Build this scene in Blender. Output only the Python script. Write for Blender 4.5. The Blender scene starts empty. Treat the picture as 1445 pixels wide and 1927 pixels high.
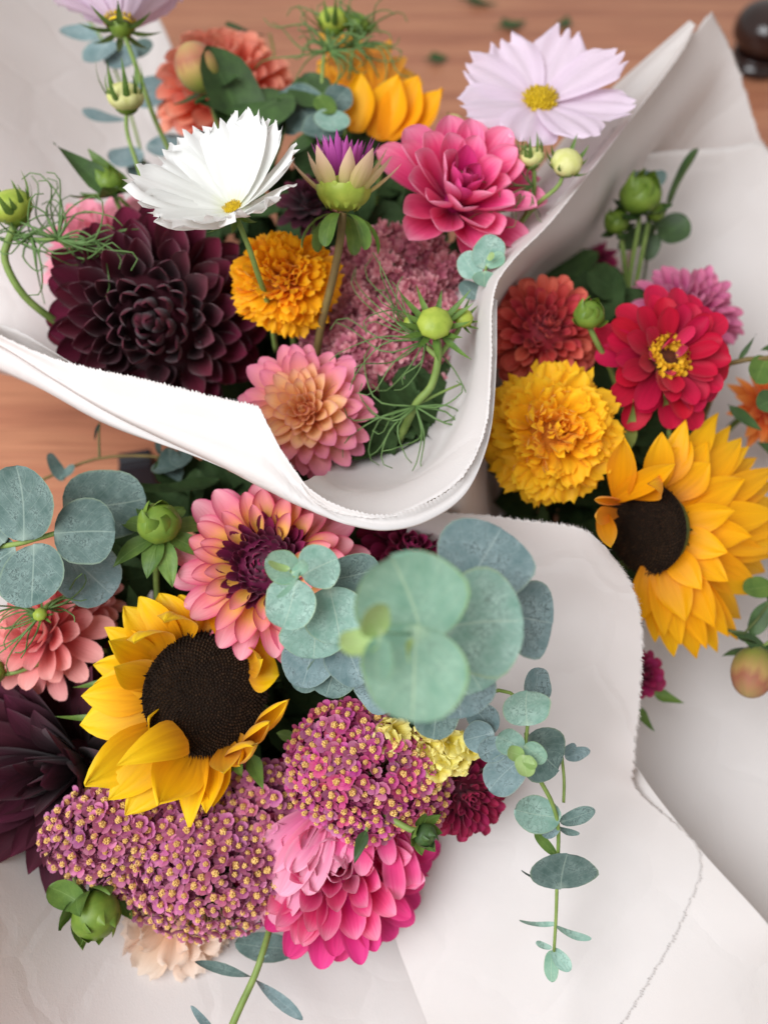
import bpy, math, random
import numpy as np
from mathutils import Vector, Matrix

sc = bpy.context.scene
COL = sc.collection
rng = random.Random(11)

# ------------------------------------------------------------------ camera
FPX = 1484.0                      # focal length in pixels of the 1445 x 1927 frame
PITCH = math.radians(58)
EYE = Vector((0.0, 0.0, 0.62))
RT = Vector((1, 0, 0))
FW = Vector((0, math.cos(PITCH), -math.sin(PITCH)))
UP = Vector((0, math.sin(PITCH), math.cos(PITCH)))
cam_d = bpy.data.cameras.new('camera')
cam = bpy.data.objects.new('camera', cam_d)
COL.objects.link(cam)
cam.location = EYE
cam.rotation_euler = (math.pi / 2 - PITCH, 0, 0)
cam_d.sensor_fit = 'VERTICAL'
cam_d.sensor_height = 36
cam_d.lens = 36 * FPX / 1927
cam_d.clip_start = 0.01
cam_d.clip_end = 50
cam_d.dof.use_dof = True
cam_d.dof.focus_distance = 0.425
cam_d.dof.aperture_fstop = 3.5
cam_d.dof.aperture_blades = 0
sc.camera = cam

# ------------------------------------------------------------------ room light
w = bpy.data.worlds.new('World')
sc.world = w
w.use_nodes = True
bg = w.node_tree.nodes['Background']
bg.inputs['Color'].default_value = (1.0, 0.95, 0.915, 1)
bg.inputs['Strength'].default_value = 0.55

def area(name, loc, target, sx, sy, energy, color):
    l = bpy.data.lights.new(name, 'AREA')
    l.shape = 'RECTANGLE'; l.size = sx; l.size_y = sy
    l.energy = energy; l.color = color
    o = bpy.data.objects.new(name, l)
    COL.objects.link(o)
    o.location = loc
    o.rotation_euler = (Vector(target) - Vector(loc)).to_track_quat('-Z', 'Y').to_euler()
    return o
area('window_light', (-0.92, -0.40, 1.70), (0, 0.28, 0.2), 1.3, 1.5, 52, (0.93, 0.965, 1.0))
sc.view_settings.view_transform = 'Standard'
sc.view_settings.look = 'None'
sc.view_settings.exposure = 0.0
sc.view_settings.gamma = 1.0

# ------------------------------------------------------------------ helpers
def P(px, py, d):
    return EYE + FW * d + RT * ((px - 722.5) / FPX * d) + UP * (-(py - 963.5) / FPX * d)
def D(x, y, z):
    """direction given as right / up / towards the viewer"""
    return (RT * x + UP * y - FW * z).normalized()
def S(px, d):
    return px * d / FPX
def hx(h):
    h = h.lstrip('#')
    c = [int(h[i:i + 2], 16) / 255 for i in (0, 2, 4)]
    return tuple(((x + 0.055) / 1.055) ** 2.4 if x > 0.04045 else x / 12.92 for x in c) + (1.0,)

def mesh(name, verts, faces, mats, uvs=None, midx=None, smooth=True):
    m = bpy.data.meshes.new(name)
    m.from_pydata([tuple(v) for v in verts], [], faces)
    if not isinstance(mats, (list, tuple)): mats = [mats]
    for mt in mats: m.materials.append(mt)
    if uvs is not None:
        li = np.empty(len(m.loops), dtype=np.int32)
        m.loops.foreach_get('vertex_index', li)
        uvl = m.uv_layers.new(name='UVMap')
        uvl.data.foreach_set('uv', np.asarray(uvs, dtype=np.float32)[li].ravel())
    if midx is not None:
        m.polygons.foreach_set('material_index', midx)
    if smooth:
        m.polygons.foreach_set('use_smooth', [True] * len(m.polygons))
    m.update()
    return m

def link(name, data, parent=None, M=None):
    o = bpy.data.objects.new(name, data)
    COL.objects.link(o)
    if parent is not None: o.parent = parent
    if M is not None: o.matrix_basis = M
    return o
def thing(name, label, cat, M, group=None):
    o = link(name, None, None, M if isinstance(M, Matrix) else Matrix.Translation(M))
    o.empty_display_size = 0.01
    o['label'] = label; o['category'] = cat
    if group: o['group'] = group
    return o
def frame(o, x, zh):
    x = x.normalized()
    z = zh - x * zh.dot(x)
    if z.length < 1e-5:
        z = Vector((0.3, 0.5, 0.8)); z = z - x * z.dot(x)
    z.normalize()
    y = z.cross(x)
    return Matrix(((x.x, y.x, z.x, o.x), (x.y, y.y, z.y, o.y), (x.z, y.z, z.z, o.z), (0, 0, 0, 1)))
def head(pos, n, spin=0.0):
    n = n.normalized()
    r = RT - n * RT.dot(n)
    if r.length < 0.1: r = UP - n * UP.dot(n)
    M = frame(pos, r, n)
    return M @ Matrix.Rotation(spin, 4, 'Z')

# ------------------------------------------------------------------ materials
def nt(name):
    m = bpy.data.materials.new(name); m.use_nodes = True
    t = m.node_tree; t.nodes.clear()
    return m, t
def N(t, kind, **kw):
    n = t.nodes.new(kind)
    for k, v in kw.items(): setattr(n, k, v)
    return n
def math_node(t, op, a, b=None, clamp=False):
    n = N(t, 'ShaderNodeMath', operation=op, use_clamp=clamp)
    for i, x in enumerate((a, b)):
        if x is None: continue
        if isinstance(x, (int, float)): n.inputs[i].default_value = x
        else: t.links.new(x, n.inputs[i])
    return n.outputs[0]
def mixc(t, fac, a, b, mode='MIX'):
    n = N(t, 'ShaderNodeMix', data_type='RGBA', blend_type=mode)
    for i, x in ((0, fac), (6, a), (7, b)):
        if isinstance(x, (int, float, tuple)): n.inputs[i].default_value = x
        else: t.links.new(x, n.inputs[i])
    return n.outputs[2]
def ramp(t, fac, stops):
    n = N(t, 'ShaderNodeValToRGB')
    e = n.color_ramp.elements
    while len(e) < len(stops): e.new(0.5)
    for el, (p, c) in zip(e, stops):
        el.position = p; el.color = hx(c) if isinstance(c, str) else c
    t.links.new(fac, n.inputs[0])
    return n.outputs[0]
def finish(t, color, rough, trans, bump=None, spec=0.35, tcol=None, sheen=0.0):
    b = N(t, 'ShaderNodeBsdfPrincipled')
    b.inputs['Roughness'].default_value = rough
    b.inputs['Specular IOR Level'].default_value = spec
    if sheen: b.inputs['Sheen Weight'].default_value = sheen
    if isinstance(color, tuple): b.inputs['Base Color'].default_value = color
    else: t.links.new(color, b.inputs['Base Color'])
    if bump is not None: t.links.new(bump, b.inputs['Normal'])
    out = N(t, 'ShaderNodeOutputMaterial')
    if trans > 0:
        tr = N(t, 'ShaderNodeBsdfTranslucent')
        src = tcol if tcol is not None else color
        if isinstance(src, tuple): tr.inputs['Color'].default_value = src
        else: t.links.new(src, tr.inputs['Color'])
        mx = N(t, 'ShaderNodeMixShader'); mx.inputs[0].default_value = trans
        t.links.new(b.outputs[0], mx.inputs[1]); t.links.new(tr.outputs[0], mx.inputs[2])
        t.links.new(mx.outputs[0], out.inputs[0])
    else:
        t.links.new(b.outputs[0], out.inputs[0])
    return b
def uv_split(t):
    uv = N(t, 'ShaderNodeUVMap'); uv.uv_map = 'UVMap'
    s = N(t, 'ShaderNodeSeparateXYZ'); t.links.new(uv.outputs[0], s.inputs[0])
    return s.outputs[0], s.outputs[1], uv.outputs[0]

def mat_petal(name, stops, edge=None, edge_amt=0.8, edge_pow=3.0, vein=0.2, rough=0.55, trans=0.3, hv=0.012, vv=0.13, nv=16, spec=0.25, sheen=0.1):
    """petal pigment from base (v=0) to tip (v=1), with a rim colour, long fine veins and a per-petal shift"""
    m, t = nt(name)
    u, v, uv = uv_split(t)
    oi = N(t, 'ShaderNodeObjectInfo')
    mp = N(t, 'ShaderNodeMapping'); t.links.new(uv, mp.inputs[0])
    mp.inputs['Scale'].default_value = (nv, 1.6, 1)
    addv = N(t, 'ShaderNodeVectorMath', operation='ADD'); t.links.new(mp.outputs[0], addv.inputs[0])
    sc_ = N(t, 'ShaderNodeVectorMath', operation='SCALE'); 
    cmb = N(t, 'ShaderNodeCombineXYZ'); 
    for i in range(3): t.links.new(oi.outputs['Random'], cmb.inputs[i])
    t.links.new(cmb.outputs[0], sc_.inputs[0]); sc_.inputs['Scale'].default_value = 37.0
    t.links.new(sc_.outputs[0], addv.inputs[1])
    nz = N(t, 'ShaderNodeTexNoise'); t.links.new(addv.outputs[0], nz.inputs['Vector'])
    nz.inputs['Scale'].default_value = 1.0; nz.inputs['Detail'].default_value = 3.0
    # colour along the petal, the boundary wobbling with the veins
    vv_ = math_node(t, 'ADD', v, math_node(t, 'MULTIPLY', math_node(t, 'SUBTRACT', nz.outputs[0], 0.5), 0.3))
    col = ramp(t, vv_, stops)
    if edge:
        e = math_node(t, 'MULTIPLY', math_node(t, 'ABSOLUTE', math_node(t, 'SUBTRACT', u, 0.5)), 2.0)
        e = math_node(t, 'POWER', e, edge_pow)
        e = math_node(t, 'MULTIPLY', e, edge_amt, clamp=True)
        col = mixc(t, e, col, hx(edge))
    hsv = N(t, 'ShaderNodeHueSaturation')
    t.links.new(col, hsv.inputs['Color'])
    t.links.new(math_node(t, 'ADD', 0.5 - hv / 2, math_node(t, 'MULTIPLY', oi.outputs['Random'], hv)), hsv.inputs['Hue'])
    val = math_node(t, 'ADD', 1 - vv, math_node(t, 'MULTIPLY', math_node(t, 'FRACT', math_node(t, 'MULTIPLY', oi.outputs['Random'], 7.31)), 2 * vv))
    val = math_node(t, 'MULTIPLY', val, math_node(t, 'ADD', 1 - vein, math_node(t, 'MULTIPLY', nz.outputs[0], 2 * vein)))
    t.links.new(val, hsv.inputs['Value'])
    bp = N(t, 'ShaderNodeBump'); bp.inputs['Strength'].default_value = 0.35; bp.inputs['Distance'].default_value = 0.0006
    t.links.new(nz.outputs[0], bp.inputs['Height'])
    finish(t, hsv.outputs[0], rough, trans, bp.outputs[0], spec=spec, sheen=sheen)
    return m

def mat_leaf(name, c1, c2, vein_c, edge_c, rough=0.5, trans=0.18, mottle=60.0, spec=0.4, dark=0.35, veins=True, crack=0.5):
    """leaf blade: midrib and side veins, dusty bloom rubbed off in dark streaks, a thin rim"""
    m, t = nt(name)
    u, v, uv = uv_split(t)
    oi = N(t, 'ShaderNodeObjectInfo')
    geo = N(t, 'ShaderNodeTexCoord')
    n1 = N(t, 'ShaderNodeTexNoise'); t.links.new(geo.outputs['Object'], n1.inputs['Vector'])
    n1.noise_dimensions = '4D'
    t.links.new(math_node(t, 'MULTIPLY', oi.outputs['Random'], 50.0), n1.inputs['W'])
    n1.inputs['Scale'].default_value = mottle; n1.inputs['Detail'].default_value = 5; n1.inputs['Roughness'].default_value = 0.6
    col = ramp(t, n1.outputs[0], [(0.34, c1), (0.66, c2)])
    # bloom rubbed off: thin crack-like dark streaks
    n2 = N(t, 'ShaderNodeTexNoise'); t.links.new(geo.outputs['Object'], n2.inputs['Vector'])
    n2.noise_dimensions = '4D'
    t.links.new(math_node(t, 'MULTIPLY', oi.outputs['Random'], 90.0), n2.inputs['W'])
    n2.inputs['Scale'].default_value = mottle * 2.2; n2.inputs['Detail'].default_value = 6; n2.inputs['Distortion'].default_value = 1.2
    cr = math_node(t, 'ABSOLUTE', math_node(t, 'SUBTRACT', n2.outputs[0], 0.5))
    cr = math_node(t, 'SUBTRACT', 1.0, math_node(t, 'MULTIPLY', cr, 22.0), clamp=True)
    n3m = math_node(t, 'MULTIPLY', math_node(t, 'SUBTRACT', n1.outputs[0], 0.42), 5.0, clamp=True)
    cr = math_node(t, 'MULTIPLY', math_node(t, 'MULTIPLY', cr, n3m), crack)
    dk = hx(c1); dk = tuple(x * dark for x in dk[:3]) + (1,)
    col = mixc(t, cr, col, dk)
    uc = math_node(t, 'SUBTRACT', u, 0.5)
    ua = math_node(t, 'ABSOLUTE', uc)
    if veins:
        mid = math_node(t, 'SUBTRACT', 1.0, math_node(t, 'MULTIPLY', ua, 55.0), clamp=True)
        side = math_node(t, 'SUBTRACT', math_node(t, 'MULTIPLY', v, 5.0), math_node(t, 'MULTIPLY', ua, 5.5))
        sf = math_node(t, 'ABSOLUTE', math_node(t, 'SUBTRACT', math_node(t, 'FRACT', side), 0.5))
        sf = math_node(t, 'SUBTRACT', 1.0, math_node(t, 'MULTIPLY', sf, 26.0), clamp=True)
        vm = math_node(t, 'MAXIMUM', mid, math_node(t, 'MULTIPLY', sf, 0.45))
        col = mixc(t, math_node(t, 'MULTIPLY', vm, 0.6), col, hx(vein_c))
    pb = math_node(t, 'SUBTRACT', 1.0, math_node(t, 'ADD', math_node(t, 'MULTIPLY', v, 4.5), math_node(t, 'MULTIPLY', ua, 2.2)), clamp=True)
    col = mixc(t, math_node(t, 'MULTIPLY', pb, 0.75), col, hx(vein_c))
    e = math_node(t, 'MULTIPLY', ua, 2.0)
    e = math_node(t, 'MULTIPLY', math_node(t, 'SUBTRACT', e, 0.93), 14.0, clamp=True)
    col = mixc(t, math_node(t, 'MULTIPLY', e, 0.7), col, hx(edge_c))
    hsv = N(t, 'ShaderNodeHueSaturation'); t.links.new(col, hsv.inputs['Color'])
    t.links.new(math_node(t, 'ADD', 0.88, math_node(t, 'MULTIPLY', oi.outputs['Random'], 0.24)), hsv.inputs['Value'])
    bp = N(t, 'ShaderNodeBump'); bp.inputs['Strength'].default_value = 0.25; bp.inputs['Distance'].default_value = 0.0006
    t.links.new(n2.outputs[0], bp.inputs['Height'])
    finish(t, hsv.outputs[0], rough, trans, bp.outputs[0], spec=spec)
    return m

def mat_plain(name, c1, c2, scale=150.0, rough=0.55, trans=0.0, spec=0.3, bump=0.3, obj=True, metal=0.0):
    m, t = nt(name)
    geo = N(t, 'ShaderNodeTexCoord'); oi = N(t, 'ShaderNodeObjectInfo')
    n1 = N(t, 'ShaderNodeTexNoise'); n1.noise_dimensions = '4D'
    t.links.new(geo.outputs['Object'], n1.inputs['Vector'])
    t.links.new(math_node(t, 'MULTIPLY', oi.outputs['Random'], 50.0), n1.inputs['W'])
    n1.inputs['Scale'].default_value = scale; n1.inputs['Detail'].default_value = 4
    col = ramp(t, n1.outputs[0], [(0.3, c1), (0.7, c2)])
    bp = N(t, 'ShaderNodeBump'); bp.inputs['Strength'].default_value = bump; bp.inputs['Distance'].default_value = 0.0008
    t.links.new(n1.outputs[0], bp.inputs['Height'])
    finish(t, col, rough, trans, bp.outputs[0], spec=spec)
    return m

def mat_paper(name):
    m, t = nt(name)
    geo = N(t, 'ShaderNodeTexCoord')
    n1 = N(t, 'ShaderNodeTexNoise'); t.links.new(geo.outputs['Object'], n1.inputs['Vector'])
    n1.inputs['Scale'].default_value = 14; n1.inputs['Detail'].default_value = 6
    n2 = N(t, 'ShaderNodeTexNoise'); t.links.new(geo.outputs['Object'], n2.inputs['Vector'])
    n2.inputs['Scale'].default_value = 900; n2.inputs['Detail'].default_value = 3
    n3 = N(t, 'ShaderNodeTexNoise'); t.links.new(geo.outputs['Object'], n3.inputs['Vector'])
    n3.inputs['Scale'].default_value = 35; n3.inputs['Detail'].default_value = 8; n3.inputs['Roughness'].default_value = 0.75
    col = ramp(t, n1.outputs[0], [(0.3, '#e6e1df'), (0.7, '#ece8e7')])
    sp = math_node(t, 'MULTIPLY', math_node(t, 'SUBTRACT', n3.outputs[0], 0.70), 9.0, clamp=True)
    col = mixc(t, math_node(t, 'MULTIPLY', sp, 0.25), col, hx('#b8a89c'))
    bp = N(t, 'ShaderNodeBump'); bp.inputs['Strength'].default_value = 0.3; bp.inputs['Distance'].default_value = 0.0004
    t.links.new(n2.outputs[0], bp.inputs['Height'])
    bp2 = N(t, 'ShaderNodeBump'); bp2.inputs['Strength'].default_value = 0.12; bp2.inputs['Distance'].default_value = 0.004
    t.links.new(n1.outputs[0], bp2.inputs['Height']); t.links.new(bp.outputs[0], bp2.inputs['Normal'])
    # faint crumple lines from handling
    wv = N(t, 'ShaderNodeVectorMath', operation='MULTIPLY_ADD'); t.links.new(n1.outputs['Color'], wv.inputs[0]); wv.inputs[1].default_value = (.05, .05, .05); t.links.new(geo.outputs['Object'], wv.inputs[2])
    vo = N(t, 'ShaderNodeTexVoronoi', feature='DISTANCE_TO_EDGE'); t.links.new(wv.outputs[0], vo.inputs['Vector']); vo.inputs['Scale'].default_value = 11
    cr = math_node(t, 'MULTIPLY', vo.outputs['Distance'], 14.0, clamp=True)
    bp3 = N(t, 'ShaderNodeBump'); bp3.inputs['Strength'].default_value = 0.3; bp3.inputs['Distance'].default_value = 0.0012
    t.links.new(cr, bp3.inputs['Height']); t.links.new(bp2.outputs[0], bp3.inputs['Normal'])
    finish(t, col, 0.75, 0.28, bp3.outputs[0], spec=0.2, tcol=hx('#e0cdb8'))
    return m

def mat_wood(name):
    m, t = nt(name)
    geo = N(t, 'ShaderNodeTexCoord')
    mp = N(t, 'ShaderNodeMapping'); t.links.new(geo.outputs['Object'], mp.inputs[0])
    mp.inputs['Rotation'].default_value = (0, 0, math.radians(10))
    mp.inputs['Scale'].default_value = (2.2, 26, 1)
    n1 = N(t, 'ShaderNodeTexNoise'); t.links.new(mp.outputs[0], n1.inputs['Vector'])
    n1.inputs['Scale'].default_value = 1.0; n1.inputs['Detail'].default_value = 7; n1.inputs['Distortion'].default_value = 0.6
    mp2 = N(t, 'ShaderNodeMapping'); t.links.new(geo.outputs['Object'], mp2.inputs[0])
    mp2.inputs['Rotation'].default_value = (0, 0, math.radians(10))
    mp2.inputs['Scale'].default_value = (9, 240, 1)
    n2 = N(t, 'ShaderNodeTexNoise'); t.links.new(mp2.outputs[0], n2.inputs['Vector'])
    n2.inputs['Scale'].default_value = 1.0; n2.inputs['Detail'].default_value = 4
    col = ramp(t, n1.outputs[0], [(0.28, '#9a6048'), (0.45, '#b4775a'), (0.6, '#bd8262'), (0.78, '#aa6e54')])
    col = mixc(t, math_node(t, 'MULTIPLY', math_node(t, 'SUBTRACT', n2.outputs[0], 0.45, clamp=True), 2.0, clamp=True), col, hx('#7d4a33'))
    bp = N(t, 'ShaderNodeBump'); bp.inputs['Strength'].default_value = 0.15; bp.inputs['Distance'].default_value = 0.001
    t.links.new(n2.outputs[0], bp.inputs['Height'])
    finish(t, col, 0.42, 0.0, bp.outputs[0], spec=0.45)
    return m

PAPER = mat_paper('wrapping_paper')
WOOD = mat_wood('table_wood')
GREEN = mat_leaf('fresh_leaf', '#4b6b2c', '#6c8a3c', '#8fa860', '#5c7a3a', trans=0.22, crack=0.15, mottle=90)
DKGREEN = mat_leaf('dark_leaf', '#2f4424', '#43602f', '#5f7d48', '#3a5230', trans=0.12, crack=0.2, mottle=90)
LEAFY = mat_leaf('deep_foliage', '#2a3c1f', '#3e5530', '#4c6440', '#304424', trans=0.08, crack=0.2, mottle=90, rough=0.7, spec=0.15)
LIME = mat_plain('bud_skin', '#8aa03a', '#b3c050', 120, 0.4, 0.12)
BUDGREEN = mat_plain('bud_green', '#58762a', '#7b9238', 110, 0.4, 0.1)
BUDYEL = mat_plain('bud_cream', '#cfd07c', '#e2dfa0', 200, 0.5, 0.15)
BUDRED = mat_petal('bud_blush', [(0.0, '#c8b070'), (0.35, '#b87a5c'), (0.5, '#c8a866'), (0.75, '#9aa048'), (1.0, '#7c8a3c')], vein=0.25)
STEM = mat_plain('stem_green', '#6c8440', '#8da258', 90, 0.5, 0.08)
STEMDK = mat_plain('stem_dark', '#3d4d28', '#5a6438', 90, 0.55, 0.0)
STEMBROWN = mat_plain('stem_brown', '#6b5436', '#7f7040', 90, 0.55, 0.0)
THREAD = mat_plain('thread_leaf_green', '#55743c', '#6f8c55', 120, 0.5, 0.1)
EUC_MID = mat_leaf('eucalyptus_mid', '#729889', '#a2bfb3', '#b4c7b4', '#a0b088', rough=0.62, trans=0.14, spec=0.25, mottle=110, crack=0.7)
EUC_BLUE = mat_leaf('eucalyptus_blue', '#657e80', '#8ea2a4', '#a8b8b4', '#93a596', rough=0.65, trans=0.12, spec=0.22, mottle=120, crack=0.85)
EUC_DEEP = mat_leaf('eucalyptus_deep', '#4c645f', '#768b86', '#9aaca0', '#84967c', rough=0.62, trans=0.12, spec=0.25, mottle=130, crack=0.85)
EUC_NEW = mat_leaf('eucalyptus_young', '#7aa48e', '#9cc0aa', '#c4dab6', '#8fae62', rough=0.6, trans=0.36, spec=0.25, mottle=90, crack=0.4)
EUC_TIP = mat_leaf('eucalyptus_tip', '#9fbf72', '#b5cf8e', '#d0e0b0', '#8aa858', rough=0.5, trans=0.3, mottle=60, crack=0.3)

# ------------------------------------------------------------------ petals and leaves
def prof(kind):
    # (t of widest point, base half width fraction, power up, k and q of the tip)
    return {'oval': (0.55, 0.30, 1.0, 2.0, 0.55), 'point': (0.48, 0.35, 1.0, 1.5, 0.95), 'spoon': (0.68, 0.28, 1.2, 2.4, 0.52),
            'round': (0.5, 0.12, 0.55, 2.0, 0.5), 'notch': (0.74, 0.14, 0.8, 3.2, 0.40), 'strap': (0.45, 0.6, 1.0, 3.0, 0.8),
            'lance': (0.33, 0.22, 1.0, 1.25, 1.0), 'sun': (0.5, 0.45, 1.0, 1.7, 0.9)}[kind]
def petal(name, L, W, kind, mat, cup=(0.5, 0.3), curl=(0, 0, 0), nu=6, nv=8, ruf=0.0, teeth=0, rib=0.0, seed=0, twist=0.0, asym=0.0):
    tm, wb, pu, k, q = prof(kind)
    r = random.Random(seed)
    ph = r.uniform(0, 6.28); ph2 = r.uniform(0, 6.28)
    tj = [r.uniform(-1, 1) * (1 if i % 2 else -.6) for i in range(nu + 1)]
    vs, uv, fs = [], [], []
    x = z = 0.0; tp = 0.0
    for j in range(nv + 1):
        t = math.sin(math.pi / 2 * j / nv) if kind in ('round', 'oval', 'spoon', 'notch') else j / nv
        dt = (t - tp) * L
        phi = curl[0] + curl[1] * (t + tp) / 2 + curl[2] * ((t + tp) / 2) ** 2
        x += math.cos(phi) * dt; z += math.sin(phi) * dt; tp = t
        if t < tm: wf = wb + (1 - wb) * math.sin(math.pi / 2 * t / tm) ** pu
        else: wf = max(0.0, 1 - ((t - tm) / (1 - tm)) ** k) ** q
        if kind == 'notch': wf = max(wf, 0.62 * (t > 0.5))
        hw = max(wf * W / 2, W * 0.012)
        a = max(1e-3, cup[0] * (1 - t) + cup[1] * t)
        nx, nz = -math.sin(phi), math.cos(phi)
        tw = twist * t
        for i in range(nu + 1):
            s = 2 * i / nu - 1
            y = hw * math.sin(s * a) / a
            up = hw * (1 - math.cos(s * a)) / a
            up += ruf * W * math.sin(s * 5 + ph + t * 3) * t * (0.3 + abs(s)) + rib * W * math.cos(s * math.pi * 3) * t
            y2 = y * math.cos(tw) - up * math.sin(tw); up2 = y * math.sin(tw) + up * math.cos(tw)
            xx = x
            if teeth and t > 0.5:
                tf = (t - 0.5) / 0.5
                xx += L * 0.055 * tf ** 3 * math.cos(s * math.pi * teeth + ph2 * 0.15) + L * 0.035 * tf ** 5 * tj[i] - L * 0.05 * tf * s * s + asym * L * s * tf
            vs.append((xx + nx * up2, y2, z + nz * up2)); uv.append((i / nu, t))
    for j in range(nv):
        for i in range(nu):
            a_ = j * (nu + 1) + i
            fs.append((a_, a_ + 1, a_ + nu + 2, a_ + nu + 1))
    return mesh(name, vs, fs, mat, uv)

def leaf_disc(name, mat, asp=1.0, cup=0.15, fold=0.0, nu=8, nv=10, seed=0, wav=0.03, kind='round'):
    """unit-length leaf along +X: round blade (eucalyptus) or pointed blade"""
    r = random.Random(seed)
    tm, wb, pu, k, q = prof(kind)
    p1, p2 = r.uniform(0, 6.28), r.uniform(0, 6.28)
    vs, uv, fs = [], [], []
    for j in range(nv + 1):
        t = 0.5 - 0.5 * math.cos(math.pi * j / nv)
        if kind == 'round':
            wf = math.sqrt(max(0.0, 1 - (2 * t - 1) ** 2)) ** 0.92
        elif t < tm: wf = wb * (t / tm) + (1 - wb * (t / tm)) * math.sin(math.pi / 2 * t / tm) ** pu
        else: wf = max(0.0, 1 - ((t - tm) / (1 - tm)) ** k) ** q
        wf *= 1 + 0.045 * math.sin(t * 8 + p1)
        hw = max(wf * asp / 2, 0.004)
        for i in range(nu + 1):
            s = 2 * i / nu - 1
            y = s * hw + 0.025 * math.sin(3.2 * t + p2) + 0.02 * abs(s) * hw * math.sin(11 * t + p1 + (2 if s > 0 else 0))
            z = cup * ((t - .5) ** 2 + y * y) * 1.6 - cup * 0.4 + fold * abs(y) + wav * math.sin(5 * t + p2) * s
            if kind == 'round' and i != nu // 2 and t < 0.12: pass
            vs.append((t, y, z)); uv.append((i / nu, t))
    for j in range(nv):
        for i in range(nu):
            a_ = j * (nu + 1) + i
            fs.append((a_, a_ + 1, a_ + nu + 2, a_ + nu + 1))
    return mesh(name, vs, fs, mat, uv)

def crom(pts, n, knots=None):
    """n points along a Catmull-Rom curve through pts, by chord length"""
    p = np.array([tuple(q) for q in pts], float)
    if len(p) == 2:
        k = np.linspace(0, 1, n)[:, None]
        return p[0] * (1 - k) + p[1] * k
    d = np.r_[0, np.cumsum(np.maximum(1e-9, np.linalg.norm(np.diff(p, axis=0), axis=1)) ** 0.5)]
    # arc-length resample of the centripetal curve
    ext = np.vstack([2 * p[0] - p[1], p, 2 * p[-1] - p[-2]])
    fine = []
    m = 24
    for i in range(len(p) - 1):
        p0, p1, p2, p3 = ext[i:i + 4]
        k = np.linspace(0, 1, m, endpoint=False)[:, None]
        fine.append(0.5 * ((2 * p1) + (-p0 + p2) * k + (2 * p0 - 5 * p1 + 4 * p2 - p3) * k ** 2 + (-p0 + 3 * p1 - 3 * p2 + p3) * k ** 3))
    fine = np.vstack(fine + [p[-1:]])
    s = np.r_[0, np.cumsum(np.linalg.norm(np.diff(fine, axis=0), axis=1))]
    q = np.linspace(0, s[-1], n)
    if knots is not None:            # same share of the length between the same control points on every row
        q = np.interp(np.linspace(0, 1, n), knots, s[::m])
    return np.stack([np.interp(q, s, fine[:, c]) for c in range(3)], 1)

def tube_geo(pts, r0, r1, n=14, seg=6, flat=1.0):
    c = crom(pts, n)
    vs, fs, uv = [], [], []
    prev = None
    for i in range(n):
        tg = Vector(c[min(i + 1, n - 1)] - c[max(i - 1, 0)]).normalized()
        a = prev if prev is not None else Vector((0.31, 0.2, 0.93))
        a = a - tg * a.dot(tg)
        if a.length < 1e-4: a = Vector((1, 0, 0)) - tg * tg.x
        a.normalize(); prev = a
        b = tg.cross(a)
        r = r0 + (r1 - r0) * i / (n - 1)
        for k in range(seg):
            an = 2 * math.pi * k / seg
            vs.append(Vector(c[i]) + (a * math.cos(an) * flat + b * math.sin(an)) * r); uv.append((k / seg, i / (n - 1)))
    for i in range(n - 1):
        for k in range(seg):
            k2 = (k + 1) % seg
            fs.append((i * seg + k, i * seg + k2, (i + 1) * seg + k2, (i + 1) * seg + k))
    fs.append(tuple(range(seg))[::-1]); fs.append(tuple((n - 1) * seg + k for k in range(seg)))
    return vs, fs, uv
def tube(name, parent, pts, r0, r1, mat, n=14, seg=6, flat=1.0):
    inv = parent.matrix_basis.inverted()
    vs, fs, uv = tube_geo([inv @ Vector(p) for p in pts], r0, r1, n, seg, flat)
    return link(name, mesh(name, vs, fs, mat, uv), parent)
def at(parent, M):
    return parent.matrix_basis.inverted() @ M

def dome(name, mat, R, zs=1.0, lo=-0.3, nseg=20, nring=9, bump=0.0, fr=8):
    """cap of a sphere of radius R squashed by zs, from the pole down to sin = lo"""
    vs, fs, uv = [], [], []
    for j in range(nring + 1):
        th = (math.acos(lo)) * j / nring
        for i in range(nseg):
            ph = 2 * math.pi * i / nseg
            rr = R * (1 + bump * math.cos(ph * fr) * math.sin(th))
            vs.append((rr * math.sin(th) * math.cos(ph), rr * math.sin(th) * math.sin(ph), R * zs * math.cos(th)))
            uv.append((i / nseg, j / nring))
    for j in range(nring):
        for i in range(nseg):
            i2 = (i + 1) % nseg
            fs.append((j * nseg + i, (j + 1) * nseg + i, (j + 1) * nseg + i2, j * nseg + i2))
    return mesh(name, vs, fs, mat, uv)

def drop_stem(root, base, r, mat, n_away, bx=None):
    """the flower's own stem, from the back of the head down into the bunch"""
    p0 = root.matrix_basis.translation.copy()
    b = Vector(bx)
    p1 = p0 - n_away * 0.03
    p2 = p1.lerp(b, 0.45) - Vector((0, 0, 0.01))
    return tube('stem', root, [p0 - n_away * 0.004, p1, p2, b], r, r * 1.15, mat, 12, 6)

# foot of each bunch on the table
def foot(px, py, d):
    p = P(px, py, d); return Vector((p.x, p.y - 0.02, 0.012))
B1 = foot(520, 560, 0.56)
B2 = foot(1180, 800, 0.56)
B3 = foot(480, 1330, 0.46)
def spread(b, p, k=0.35):
    return Vector((b.x + (p.x - b.x) * k + rng.uniform(-.008, .008), b.y + (p.y - b.y) * k + rng.uniform(-.008, .008), b.z))
# ------------------------------------------------------------------ flower builders
GOLD = math.pi * (3 - math.sqrt(5))

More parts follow.
